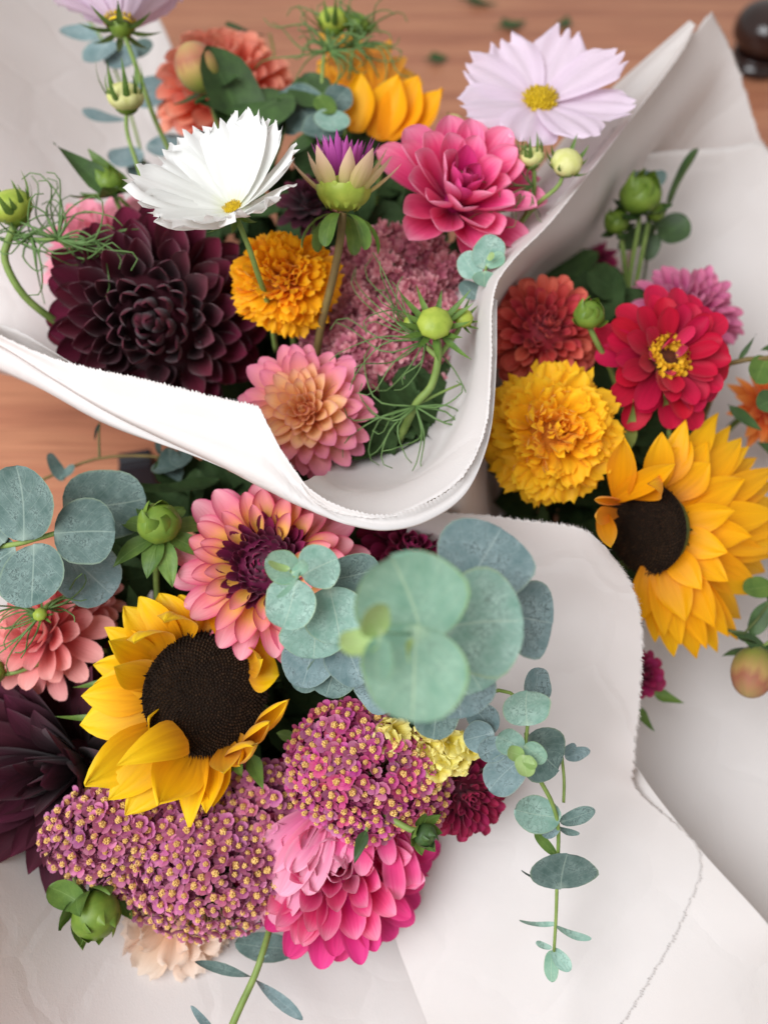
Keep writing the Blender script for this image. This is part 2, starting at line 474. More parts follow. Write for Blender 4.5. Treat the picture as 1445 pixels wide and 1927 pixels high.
def rosette(root, N, R, rb, L, W, th, mats, kind='oval', cup=((0.9, 0.7), (0.5, 0.3)), curl=((0.1, 0.2, 0), (0.0, -0.3, 0)),
            K=6, p=0.75, squash=0.8, jit=0.13, ruf=0.0, teeth=0, name='petal', nu=6, nv=7, seed=0, roll=0.2, sz=0.12, twist=0.0, skip=None):
    """petals in a spiral from the middle outwards; every value given as (inner, outer)"""
    r = random.Random(seed)
    bank = []
    for k in range(K):
        f = (k + 0.5) / K
        lerp = lambda a: a[0] + (a[1] - a[0]) * f
        l3 = lambda a: tuple(a[0][i] + (a[1][i] - a[0][i]) * f for i in range(len(a[0])))
        mt = mats[min(len(mats) - 1, int(f * len(mats)))] if not callable(mats) else mats(f)
        bank.append([petal(name, lerp(L) * R, lerp(W) * R, kind, mt, l3(cup), l3(curl), nu, nv, ruf, teeth, seed=seed * 97 + k * 5 + v, twist=twist * (1 if v else -1)) for v in range(3)])
    for i in range(N):
        g = (i + 0.5) / N
        f = g ** p
        t_ = th[0] + (th[1] - th[0]) * f + r.uniform(-jit, jit) * 0.6
        ph = i * GOLD + r.uniform(-jit, jit)
        if skip and skip(ph % (2 * math.pi), t_): continue
        er = Vector((math.cos(ph), math.sin(ph), 0)); ez = Vector((0, 0, 1))
        tb = min(t_, 2.0)
        base = (er * math.sin(tb) + ez * math.cos(tb) * squash) * rb * R
        d = er * math.sin(t_) + ez * math.cos(t_)
        n = -er * math.cos(t_) + ez * math.sin(t_)
        sd = n.cross(d)
        n = (n + sd * r.uniform(-roll, roll)).normalized()
        M = frame(base, d, n) @ Matrix.Diagonal((1 + r.uniform(-sz, sz), 1 + r.uniform(-sz, sz), 1, 1))
        k = min(K - 1, int(f * K))
        link(name, bank[k][r.randrange(3)], root, M)

def calyx(root, R, mat, n=8, L=0.5, W=0.22, back=0.2, name='bract'):
    me = petal(name, L * R, W * R, 'lance', mat, (0.4, 0.2), (0, -0.8, 0), 4, 6, seed=3)
    for i in range(n):
        a = 2 * math.pi * i / n + rng.uniform(-.1, .1)
        er = Vector((math.cos(a), math.sin(a), 0))
        d = (er + Vector((0, 0, -0.35))).normalized()
        nn = Vector((0, 0, 1))
        link(name, me, root, frame(er * R * 0.1 - Vector((0, 0, back * R)), d, -nn))

def flower(name, label, cat, px, py, d, n, group=None, spin=0.0):
    nv = D(*n)
    return thing(name, label, cat, head(P(px, py, d), nv, spin), group), nv

def dahlia(label, px, py, d, rpx, n, foot_, core, group='dahlias in the bouquets', name='dahlia', spin=0.0, stem=STEM, **kw):
    root, nv = flower(name, label, 'flower', px, py, d, n, group, spin)
    R = S(rpx, d)
    link('flower_base', dome('flower_base', core, R * kw.get('rb', 0.2) * 1.02, kw.get('squash', 0.8), -0.6), root)
    rosette(root, R=R, **kw)
    drop_stem(root, None, 0.0026, stem, nv, spread(foot_, root.matrix_basis.translation))
    return root

def thread_leaves(root, px, py, d, n, rpx, seed, ang=(0, 360), r=0.00055, mat=THREAD, bend=0.5, dz=0.02, name='thread_leaf', lo=0.45):
    r_ = random.Random(seed)
    for i in range(n):
        a = math.radians(r_.uniform(*ang)); ln = rpx * r_.uniform(lo, 1.0)
        a2 = a + r_.uniform(-bend, bend) * 1.6
        x1, y1 = px + math.cos(a) * ln * 0.5, py - math.sin(a) * ln * 0.5
        x2, y2 = x1 + math.cos(a2) * ln * 0.5, y1 - math.sin(a2) * ln * 0.5
        a3 = a2 + r_.uniform(-bend, bend) * 2
        x3, y3 = x2 + math.cos(a3) * ln * 0.22, y2 - math.sin(a3) * ln * 0.22
        z1 = d + r_.uniform(-dz, dz) * .5; z2 = d + r_.uniform(-dz, dz)
        tube(name, root, [P(px, py, d), P(x1, y1, z1), P(x2, y2, z2), P(x3, y3, z2)], r, r * 0.45, mat, 10, 5)

def cosmos_bud(label, px, py, d, rpx, n, stem_pts, seed=0, ball=LIME, sep=10, sepL=1.9, up=0.4, sr=0.0014, squash=0.72, group='cosmos buds'):
    """round flat bud held in a collar of thin pointed sepals"""
    root, nv = flower('cosmos_bud', label, 'flower bud', px, py, d, n, group)
    R = S(rpx, d)
    link('bud', dome('bud', ball, R, squash, -0.75, 24, 10, 0.045, 8), root)
    link('bud_base', dome('bud_base', BUDGREEN, R * 0.72, 0.9, -0.2, 16, 6), root, Matrix.Translation((0, 0, -R * 0.3)) @ Matrix.Rotation(math.pi, 4, 'X'))
    r = random.Random(seed)
    bank = [petal('sepal', R * sepL * k, R * 0.42, 'lance', GREEN, (0.6, 0.3), (0.0, 0.9 * up, 0.4), 4, 7, seed=seed + i) for i, k in enumerate((0.8, 1.0, 1.15))]
    inner = petal('sepal', R * 1.15, R * 0.75, 'point', LIME, (0.8, 0.5), (0.2, 1.4, 0), 4, 6, seed=seed)
    for i in range(8):
        a = 2 * math.pi * (i + .5) / 8
        er = Vector((math.cos(a), math.sin(a), 0))
        link('sepal', inner, root, frame(er * R * 0.55 - Vector((0, 0, R * 0.55)), (er * 0.75 + Vector((0, 0, 0.55))).normalized(), Vector((0, 0, 1)) - er * 0.6))
    for i in range(sep):
        a = 2 * math.pi * i / sep + r.uniform(-.2, .2)
        er = Vector((math.cos(a), math.sin(a), 0))
        dd = (er + Vector((0, 0, r.uniform(-.2, .35) + up))).normalized()
        link('sepal', bank[i % 3], root, frame(er * R * 0.45 - Vector((0, 0, R * 0.6)), dd, Vector((0, 0, 1)) - er * 0.2))
    if stem_pts:
        pts = [root.matrix_basis.translation - nv * R * 0.6] + [P(*q) for q in stem_pts]
        tube('stem', root, pts, sr, sr * 1.2, STEM, 20, 8)
    return root

def dahlia_bud(label, px, py, d, rpx, n, stem_pts, seed=0, sepal=GREEN, body=BUDGREEN, nsep=6, sepL=2.0, sepW=0.8, droop=-0.6, wraps=6, group='dahlia buds', stem=STEM, sr=0.0018, zs=0.85):
    root, nv = flower('dahlia_bud', label, 'flower bud', px, py, d, n, group, seed * 0.7)
    R = S(rpx, d)
    link('bud', dome('bud', body, R * 0.93, zs, -0.9, 24, 12, 0.03, 7), root)
    wr = petal('bract', R * 1.9, R * 1.25, 'point', body if body is not BUDGREEN else BUDGREEN, (0.9, 0.9), (1.0, 0.9, 0.4), 6, 8, seed=seed)
    for i in range(wraps):
        a = 2 * math.pi * i / wraps + 0.3
        er = Vector((math.cos(a), math.sin(a), 0))
        link('bract', wr, root, frame(er * R * 0.5 - Vector((0, 0, R * 0.80 * zs)), (er * 0.95 + Vector((0, 0, 0.1))).normalized(), Vector((0, 0, 1))) @ Matrix.Rotation(0.25, 4, 'X'))
    r = random.Random(seed + 5)
    bank = [petal('sepal', R * sepL * k, R * sepW, 'point', sepal, (0.5, 0.3), (0.1, droop, 0), 6, 8, seed=seed + i, ruf=0.04) for i, k in enumerate((0.85, 1.0))]
    for i in range(nsep):
        a = 2 * math.pi * i / nsep + r.uniform(-.2, .2)
        er = Vector((math.cos(a), math.sin(a), 0))
        link('sepal', bank[i % 2], root, frame(er * R * 0.25 - Vector((0, 0, R * 0.9 * zs)), (er + Vector((0, 0, r.uniform(-.3, .2)))).normalized(), Vector((0, 0, 1))))
    if stem_pts:
        pts = [root.matrix_basis.translation - nv * R * 0.8 * zs] + [P(*q) for q in stem_pts]
        tube('stem', root, pts, sr, sr * 1.15, stem, 18, 8)
    return root

def cosmos(label, px, py, d, rpx, n, elev, foot_, mat, npet=8, W=0.62, cup=(0.5, 0.15), curl=(0.0, -0.15, 0), seed=0, teeth=3, eye=0.16, stem_pts=None, layers=1, back=True, group='cosmos flowers', rib=0.035, ruf=0.03, lift=(0, 0)):
    root, nv = flower('cosmos', label, 'flower', px, py, d, n, group, seed * 0.31)
    R = S(rpx, d)
    r = random.Random(seed)
    bank = [petal('petal', R * (0.98 + 0.05 * i), R * W, 'notch', mat, cup, curl, 14, 10, ruf, teeth, rib, seed=seed + i, asym=0.02 * (i - 1)) for i in range(4)]
    for l in range(layers):
        for i in range(npet):
            a = 2 * math.pi * (i + 0.5 * l) / npet + r.uniform(-.06, .06)
            e = elev + r.uniform(-.07, .07) + 0.16 * l + lift[0] * max(0, math.cos(a + seed * 0.31 - lift[1])) ** 2
            er = Vector((math.cos(a), math.sin(a), 0))
            dd = er * math.cos(e) + Vector((0, 0, math.sin(e)))
            nn = -er * math.sin(e) + Vector((0, 0, math.cos(e)))
            sd = nn.cross(dd)
            link('petal', bank[r.randrange(4)], root, frame(er * R * 0.06 + Vector((0, 0, (i % 2) * 0.0012)), dd, nn + sd * 0.10) @ Matrix.Diagonal((1 - 0.12 * l, 1, 1, 1)))
    # the eye: tiny tube florets on a boss
    E = eye * R
    link('flower_centre', dome('flower_centre', EYE_Y, E, 0.6, 0.0, 20, 6), root)
    vs, fs = [], []
    for i in range(90):
        f = math.sqrt((i + .5) / 90); a = i * GOLD
        p = Vector((math.cos(a) * E * f * 1.05, math.sin(a) * E * f * 1.05, E * 0.62 * math.sqrt(max(0, 1 - f * f * .85))))
        s = E * 0.10; h = s * (1.4 + 2.2 * (f > .72) * r.random())
        o = len(vs)
        for k in range(4):
            an = k * math.pi / 2
            vs.append(p + Vector((math.cos(an) * s, math.sin(an) * s, 0)))
        for k in range(4):
            an = k * math.pi / 2 + .4
            vs.append(p + Vector((math.cos(an) * s * .7 + math.cos(a) * s * f, math.sin(an) * s * .7 + math.sin(a) * s * f, h)))
        for k in range(4):
            fs.append((o + k, o + (k + 1) % 4, o + 4 + (k + 1) % 4, o + 4 + k))
        fs.append((o + 4, o + 5, o + 6, o + 7))
    s_ = link('disc_florets', mesh('disc_florets', vs, fs, EYE_FL), root); s_['kind'] = 'stuff'
    if back:
        calyx(root, R * 0.55, GREEN, 8, 0.75, 0.16, 0.04, 'sepal')
        link('flower_base', dome('flower_base', BUDGREEN, R * 0.13, 0.8, -0.1, 14, 5), root, Matrix.Translation((0, 0, -R * 0.01)) @ Matrix.Rotation(math.pi, 4, 'X'))
    if stem_pts:
        tube('stem', root, [root.matrix_basis.translation - nv * R * 0.03] + [P(*q) for q in stem_pts], 0.0016, 0.0019, STEM, 20, 8)
    else:
        drop_stem(root, None, 0.0016, STEM, nv, spread(foot_, root.matrix_basis.translation))
    return root

def marigold(label, px, py, d, rpx, n, foot_, mat, seed, N=170, th=(0.05, 1.75), squash=0.85):
    root, nv = flower('marigold', label, 'flower', px, py, d, n, 'marigolds')
    R = S(rpx, d)
    link('flower_base', dome('flower_base', MARI_IN, R * 0.5, squash, -0.6), root)
    rosette(root, N, R, 0.46, (0.36, 0.56), (0.30, 0.46), th, [mat], 'notch', ((0.5, 0.2), (0.5, 0.1)), ((0.0, 0.1, 0.2), (0.0, -0.3, -0.5)), 5, 0.62, squash, 0.32, 0.16, 2, seed=seed, roll=0.5, sz=0.22, nu=8, nv=6)
    drop_stem(root, None, 0.0024, STEM, nv, spread(foot_, root.matrix_basis.translation))
    return root

def seeds_disc(root, R, mats, n, seed, zs=0.35, hollow=0.25):
    """sunflower disc: spiral of small pointed florets over a low cushion"""
    r = random.Random(seed)
    link('flower_centre', dome('flower_centre', mats[0], R, zs, 0.0, 32, 9), root)
    vs, fs, mi = [], [], []
    for i in range(n):
        f = math.sqrt((i + .5) / n); a = i * GOLD
        dip = -hollow * R * math.exp(-(f / 0.45) ** 2)
        th = math.asin(min(1, f * .985))
        p = Vector((math.cos(a) * R * f, math.sin(a) * R * f, R * zs * math.cos(th) + max(dip, -R * zs * .0) + 0))
        nn = Vector((math.cos(a) * f * .9, math.sin(a) * f * .9, 0.75)).normalized()
        er = Vector((math.cos(a), math.sin(a), 0)); sd = Vector((-math.sin(a), math.cos(a), 0))
        up = nn; e2 = (er - up * er.dot(up)).normalized()
        s = R * r.uniform(.7, 1.05) / math.sqrt(n); h = s * (0.9 + 1.6 * f * r.random() + (1.4 if f > .9 else 0))
        o = len(vs)
        for k in range(4):
            an = k * math.pi / 2
            vs.append(p + (e2 * math.cos(an) + sd * math.sin(an)) * s)
        vs.append(p + up * h + e2 * s * r.uniform(-.4, .4) + sd * s * r.uniform(-.4, .4))
        for k in range(4): fs.append((o + k, o + (k + 1) % 4, o + 4)); mi.append(0 if r.random() > .15 + .75 * math.exp(-((f - .72) / .16) ** 2) else 1)
    o = link('disc_florets', mesh('disc_florets', vs, fs, [mats[1], mats[2]], midx=mi, smooth=False), root); o['kind'] = 'stuff'

def sun_petals(root, mat, cx, cy, rx, ry, d, tips, wpx=70, n=(0, 0, 1), seed=0, base=0.86, dbase=0.004):
    """rays of a sunflower, each given by its tip: (px, py, depth offset, width px, curl kind)"""
    r = random.Random(seed)
    for q in tips:
        tx, ty, dz = q[:3]; wp = q[3] if len(q) > 3 else wpx; kind = q[4] if len(q) > 4 else 'flat'
        ang = math.atan2((ty - cy) / ry, (tx - cx) / rx)
        if len(q) > 5 and q[5] is not None: ang = math.radians(q[5])
        bx, by = cx + math.cos(ang) * rx * base, cy + math.sin(ang) * ry * base
        if len(q) > 7: bx, by = q[6], q[7]
        p0 = P(bx, by, d + dbase + r.uniform(0, 0.006)); p1 = P(tx, ty, d + dz)
        L = (p1 - p0).length; W = S(wp, d)
        if kind == 'flat': c = (r.uniform(.25, .5), r.uniform(.15, .35)); cu = (0.25, -0.5, 0)
        elif kind == 'cup': c = (0.7, 0.9); cu = (-0.3, 0.6, 0)
        elif kind == 'roll': c = (2.2, 2.6); cu = (-0.25, 0.5, 0)
        elif kind == 'fold': c = (0.6, 0.3); cu = (1.3, -2.6, 0)
        elif kind == 'over': c = (0.5, 0.6); cu = (-0.8, 1.9, 0.3)
        me = petal('ray_petal', L * (1.0 if kind != 'over' else 1.1), W, 'sun', mat, c, cu, 8, 9, r.uniform(.02, .055), seed=seed * 31 + int(tx), rib=r.uniform(.015, .03), twist=r.uniform(-.45, .45) if kind == 'flat' else 0)
        zh = D(n[0] + r.uniform(-.22, .22), n[1] + r.uniform(-.22, .22), n[2])
        link('ray_petal', me, root, at(root, frame(p0, p1 - p0, zh)))

def leafP(root, mat, b, t, asp=0.95, zh=(0, 0, 1), cup=0.15, fold=0.0, kind='round', name='leaf', seed=0, wav=0.03, nu=8, nv=10):
    """leaf from its stalk end b to its tip t (both px, py, depth), facing zh"""
    p0, p1 = P(*b), P(*t)
    me = leaf_disc(name, mat, asp, cup * min(1.0, 1.0 / asp ** 2), fold, nu, nv, seed, wav, kind)
    me.transform(Matrix.Scale((p1 - p0).length, 4))
    return link(name, me, root, at(root, frame(p0, p1 - p0, D(*zh))))

def sprig(name, label, cat, base, group=None):
    return thing(name, label, cat, Matrix.Translation(P(*base)), group)

# pigments
EYE_Y = mat_plain('cosmos_eye', '#d8b410', '#e8cc28', 400, 0.6)
EYE_FL = mat_plain('cosmos_eye_florets', '#e0be1c', '#9a7a10', 500, 0.6)
MARI_IN = mat_plain('marigold_core', '#c87a08', '#a85c06', 200, 0.7)
M_WHITE = mat_petal('white_cosmos_petal', [(0, '#dfe2c4'), (0.18, '#e6e6e0'), (1, '#eaeae8')], vein=0.10, trans=0.35, hv=0, vv=0.03, nv=10)
M_PALE = mat_petal('pale_pink_cosmos_petal', [(0, '#e2c8de'), (0.3, '#ecdaea'), (1, '#eedced')], vein=0.14, trans=0.35, hv=0.01, vv=0.04, nv=9)
M_SUN = mat_petal('sunflower_ray', [(0, '#d88400'), (0.35, '#f4a600'), (1, '#fdc008')], vein=0.12, trans=0.32, hv=0.008, vv=0.05, nv=11, rough=0.5)
M_SUNL = mat_petal('sunflower_ray_lemon', [(0, '#b87200'), (0.35, '#e6a200'), (0.75, '#f7c506'), (1, '#f8d21c')], vein=0.12, trans=0.32, hv=0.008, vv=0.06, nv=11, rough=0.5)
M_SUNA = mat_petal('sunflower_ray_amber', [(0, '#de8a00'), (0.4, '#f6a802'), (1, '#fcba08')], vein=0.12, trans=0.3, hv=0.01, vv=0.06, nv=10)
M_MARI = mat_petal('marigold_petal', [(0, '#f6ae00'), (0.3, '#ffc212'), (1, '#ffcc28')], vein=0.10, trans=0.35, hv=0.008, vv=0.06, nv=6)
M_MARIO = mat_petal('marigold_petal_orange', [(0, '#ea9200'), (0.35, '#fcb006'), (1, '#ffbc14')], vein=0.12, trans=0.33, hv=0.008, vv=0.07, nv=6)
SEED_IN = mat_plain('sunflower_disc', '#17100c', '#251a12', 300, 0.9, spec=0.1)
SEED_A = mat_plain('sunflower_floret_dark', '#1a120d', '#2c1f15', 400, 0.85, spec=0.15)
SEED_B = mat_plain('sunflower_floret_brown', '#261a12', '#3a2818', 400, 0.85, spec=0.15)
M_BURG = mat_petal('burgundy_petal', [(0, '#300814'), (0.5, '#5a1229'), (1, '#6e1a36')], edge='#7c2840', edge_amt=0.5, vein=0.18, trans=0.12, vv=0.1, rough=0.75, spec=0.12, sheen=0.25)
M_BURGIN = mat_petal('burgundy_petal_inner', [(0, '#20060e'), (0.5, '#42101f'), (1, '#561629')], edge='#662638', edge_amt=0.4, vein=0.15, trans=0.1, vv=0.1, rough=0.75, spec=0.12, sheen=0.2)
M_PLUM = mat_petal('plum_black_petal', [(0, '#1c070d'), (0.5, '#380f1d'), (0.9, '#4c162a'), (1, '#60203a')], vein=0.2, trans=0.12, vv=0.16, rough=0.65, spec=0.2)
M_POMP = mat_petal('wine_pompon_petal', [(0, '#3a0a1c'), (0.5, '#8a163f'), (1, '#a0204c')], edge='#b23058', edge_amt=0.5, vein=0.15, trans=0.2, vv=0.1)
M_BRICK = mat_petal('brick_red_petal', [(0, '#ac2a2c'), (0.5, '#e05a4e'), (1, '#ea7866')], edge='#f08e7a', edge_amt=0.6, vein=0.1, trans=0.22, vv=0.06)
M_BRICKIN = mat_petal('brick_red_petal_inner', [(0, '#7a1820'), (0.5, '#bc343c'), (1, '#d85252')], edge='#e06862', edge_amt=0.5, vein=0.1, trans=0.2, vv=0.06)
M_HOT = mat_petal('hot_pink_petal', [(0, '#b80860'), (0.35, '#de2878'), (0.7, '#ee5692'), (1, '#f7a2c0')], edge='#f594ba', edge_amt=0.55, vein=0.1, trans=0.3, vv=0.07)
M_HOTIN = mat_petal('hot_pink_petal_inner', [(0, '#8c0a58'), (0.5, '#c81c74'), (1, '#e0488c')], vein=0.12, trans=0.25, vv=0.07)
M_PEACH = mat_petal('peach_pink_petal', [(0, '#eca055'), (0.35, '#f4ba80'), (0.65, '#ec989a'), (1, '#e288a6')], edge='#dc7aa0', edge_amt=0.55, vein=0.1, trans=0.3, vv=0.06)
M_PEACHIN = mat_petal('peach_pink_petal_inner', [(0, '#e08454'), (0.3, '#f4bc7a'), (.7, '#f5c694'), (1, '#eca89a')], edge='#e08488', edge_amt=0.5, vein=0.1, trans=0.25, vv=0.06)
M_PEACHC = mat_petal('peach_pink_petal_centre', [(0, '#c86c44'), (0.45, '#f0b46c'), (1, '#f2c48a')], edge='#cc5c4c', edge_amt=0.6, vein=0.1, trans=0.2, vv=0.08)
M_DUO = mat_petal('yellow_to_pink_petal', [(0, '#f2b040'), (0.42, '#f5ba5e'), (0.68, '#f0988a'), (1, '#ee90a2')], edge='#c22c60', edge_amt=1.0, edge_pow=3.5, vein=0.1, trans=0.3, vv=0.06)
M_DUOO = mat_petal('yellow_to_pink_petal_outer', [(0, '#eea04c'), (0.35, '#f2a478'), (0.65, '#ee8c98'), (1, '#f4b0bc')], edge='#d44878', edge_amt=0.8, edge_pow=3.5, vein=0.1, trans=0.32, vv=0.06)
M_DUOC = mat_petal('maroon_centre_petal', [(0, '#3c0a20'), (0.6, '#751440'), (1, '#8c2050')], vein=0.15, trans=0.15, vv=0.14)
M_SALMON = mat_petal('salmon_petal', [(0, '#c43c4c'), (0.4, '#ea7a7c'), (1, '#f6b0aa')], edge='#f0a8a4', edge_amt=0.5, vein=0.1, trans=0.3, vv=0.08)
M_CORAL = mat_petal('coral_petal', [(0, '#d4503e'), (0.5, '#ee8468'), (1, '#f4aa92')], edge='#f4a890', edge_amt=0.5, vein=0.08, trans=0.3, vv=0.06)
M_ROSE = mat_petal('rose_pink_petal', [(0, '#c84878'), (0.5, '#e58aa2'), (1, '#ee a8b4'.replace(' ', ''))], vein=0.1, trans=0.3, vv=0.08)
M_PINKB = mat_petal('magenta_petal', [(0, '#a80850'), (0.5, '#d02070'), (1, '#e03c86')], edge='#e864a2', edge_amt=0.4, vein=0.2, trans=0.28, vv=0.1, nv=12)
M_PINKL = mat_petal('light_pink_petal', [(0, '#d0407c'), (0.35, '#e87ca8'), (1, '#f2aec8')], edge='#f4c0d2', edge_amt=0.4, vein=0.2, trans=0.3, vv=0.06, nv=12)
M_MAUVE = mat_petal('mauve_petal', [(0, '#902a60'), (0.5, '#c05084'), (1, '#da82a4')], edge='#e29ab6', edge_amt=0.5, vein=0.1, trans=0.28, vv=0.08)
M_ZIN = mat_petal('crimson_zinnia_petal', [(0, '#6c0216'), (0.4, '#aa0630'), (1, '#c40c3c')], vein=0.14, trans=0.25, vv=0.08, nv=8)
M_ZINB = mat_petal('crimson_zinnia_petal_paler', [(0, '#d88090'), (0.4, '#d03058'), (1, '#dc2c58')], vein=0.14, trans=0.25, vv=0.08, nv=8)
M_ORNG = mat_petal('orange_petal', [(0, '#d85020'), (0.5, '#ec8038'), (1, '#f29c50')], vein=0.12, trans=0.3, vv=0.08)
M_CREAMP = mat_petal('half_open_outer_petal', [(0, '#a8b83c'), (0.3, '#cfc27a'), (0.7, '#dcc09a'), (1, '#d8b4a0')], vein=0.15, trans=0.28, vv=0.06)
M_PURP = mat_petal('violet_petal', [(0, '#6a1458'), (0.5, '#a0388c'), (1, '#bc5aa8')], vein=0.25, trans=0.25, vv=0.1)
M_DKMAG = mat_petal('dark_magenta_petal', [(0, '#4c0828'), (0.5, '#8c1848'), (1, '#b03068')], vein=0.15, trans=0.2, vv=0.14)
M_BLUSH = mat_petal('pale_peach_petal', [(0, '#eebc94'), (0.5, '#f2d2b8'), (1, '#f4e2d2')], vein=0.08, trans=0.4, vv=0.04)
M_YAR = [mat_petal('yarrow_petal', [(0, '#944070'), (0.5, '#b85f8c'), (1, '#d286a8')], vein=0.2, trans=0.25, vv=0.24, hv=0.04), mat_petal('yarrow_petal_bright', [(0, '#a82868'), (0.5, '#c44486'), (1, '#d86a9c')], vein=0.2, trans=0.25, vv=0.26, hv=0.05)]
M_YARC = mat_plain('yarrow_eye', '#b8843c', '#f8d488', 1200, 0.8)
M_STAT = mat_petal('statice_papery_petal', [(0, '#dcc828'), (0.5, '#f2e468'), (1, '#f8f0a0')], vein=0.1, trans=0.4, vv=0.06)
M_FUZZ = [mat_petal('dusty_pink_floret', [(0, '#b8586c'), (0.6, '#dc929e'), (1, '#ecb4ba')], vein=0.1, trans=0.25, vv=0.0), mat_petal('dusty_pink_floret_deep', [(0, '#963c58'), (0.6, '#c06c84'), (1, '#d48c9c')], vein=0.1, trans=0.25, vv=0.0)]
ZINY = mat_plain('zinnia_florets', '#e0a818', '#f0c83c', 500, 0.6, 0.1)
ZIND = mat_plain('zinnia_heart', '#3a1a10', '#5c2c14', 300, 0.8)
# ------------------------------------------------------------------ table
m = mesh('tabletop', [(-3, -1.5, 0), (3, -1.5, 0), (3, 4, 0), (-3, 4, 0)], [(0, 1, 2, 3)], WOOD, smooth=False)
o = link('tabletop', m); o['kind'] = 'structure'

# ------------------------------------------------------------------ paper wraps
def sheet(parent, rows, nu=200, nv=46, torn=(), seed=0, amp=0.0016, mat=None, name='paper_sheet', wave=0.0012, thick=0.0004, fuzz=True):
    """a sheet of paper through rows of control points; torn edges are serrated and carry short fibres"""
    r = random.Random(seed)
    W_ = [[P(*q) for q in row] for row in rows]
    kn = None
    if len({len(r_) for r_ in W_}) == 1:
        ch = np.mean([np.r_[0, np.cumsum([max(1e-4, (b - a).length) for a, b in zip(r_, r_[1:])])] for r_ in W_[:3]], axis=0)
        kn = ch / ch[-1]
    A = np.stack([crom(r_, nu, kn) for r_ in W_])           # rows x nu x 3
    G = np.stack([crom(A[:, i, :], nv) for i in range(nu)], 1)               # nv x nu x 3
    # a very slight waviness, as real paper has
    uu, vv = np.meshgrid(np.linspace(0, 1, nu), np.linspace(0, 1, nv))
    ph = [r.uniform(0, 6.28) for _ in range(6)]
    du = np.gradient(G, axis=1); dv = np.gradient(G, axis=0)
    nn = np.cross(du, dv); nn /= np.maximum(1e-12, np.linalg.norm(nn, axis=2, keepdims=True))
    wv = np.sin(7 * uu + 3 * vv + ph[0]) + 0.6 * np.sin(13 * uu - 8 * vv + ph[1]) + 0.5 * np.sin(4 * uu + 17 * vv + ph[2])
    G = G + nn * (wave * wv)[..., None]
    def tear(edge, inner, n):
        ev = edge - inner
        ev /= np.maximum(1e-9, np.linalg.norm(ev, axis=1, keepdims=True))
        j = np.array([(1 if i % 2 else -0.35) * amp * r.uniform(0.25, 1.0) + amp * 0.25 * math.sin(i * 0.7 + r.uniform(-1, 1)) for i in range(n)])
        return ev, j
    fibres = []
    def do(edge, inner, setter, n):
        ev, j = tear(edge, inner, n)
        setter(edge + ev * j[:, None])
        if fuzz:
            for i in range(n - 1):
                for _ in range(2):
                    k = r.random()
                    fibres.append((edge[i] * (1 - k) + edge[i + 1] * k, ev[i], edge[min(i + 1, n - 1)] - edge[i]))
    if 'v0' in torn:
        do(G[0].copy(), G[1], lambda x: G.__setitem__(0, x), nu)
    if 'v1' in torn:
        do(G[-1].copy(), G[-2], lambda x: G.__setitem__(-1, x), nu)
    if 'u1' in torn:
        do(G[:, -1].copy(), G[:, -2], lambda x: G.__setitem__((slice(None), -1), x), nv)
    if 'u0' in torn:
        do(G[:, 0].copy(), G[:, 1], lambda x: G.__setitem__((slice(None), 0), x), nv)
    inv = np.array(parent.matrix_basis.translation)
    vs = (G - inv).reshape(-1, 3)
    fs = [(j * nu + i, j * nu + i + 1, (j + 1) * nu + i + 1, (j + 1) * nu + i) for j in range(nv - 1) for i in range(nu - 1)]
    o = link(name, mesh(name, vs, fs, mat or PAPER, np.stack([uu.ravel(), vv.ravel()], 1)), parent)
    sd = o.modifiers.new('thickness', 'SOLIDIFY'); sd.thickness = thick; sd.offset = 0
    if fibres:
        fv, ff = [], []
        for p, e, t in fibres:
            p = Vector(p) - parent.matrix_basis.translation; e = Vector(e); t = Vector(t).normalized()
            q = Vector((r.uniform(-1, 1), r.uniform(-1, 1), r.uniform(-1, 1))) * 0.45
            ln = amp * r.uniform(0.5, 1.7); wd = 0.00017
            k = len(fv)
            b = p - e * amp * 0.4
            fv += [b - t * wd, b + t * wd, b + (e + q * .7 + t * r.uniform(-.5, .5)).normalized() * ln]
            ff.append((k, k + 1, k + 2))
        f_ = link('torn_fibres', mesh('torn_fibres', fv, ff, mat or PAPER), o); f_['kind'] = 'stuff'
    return o

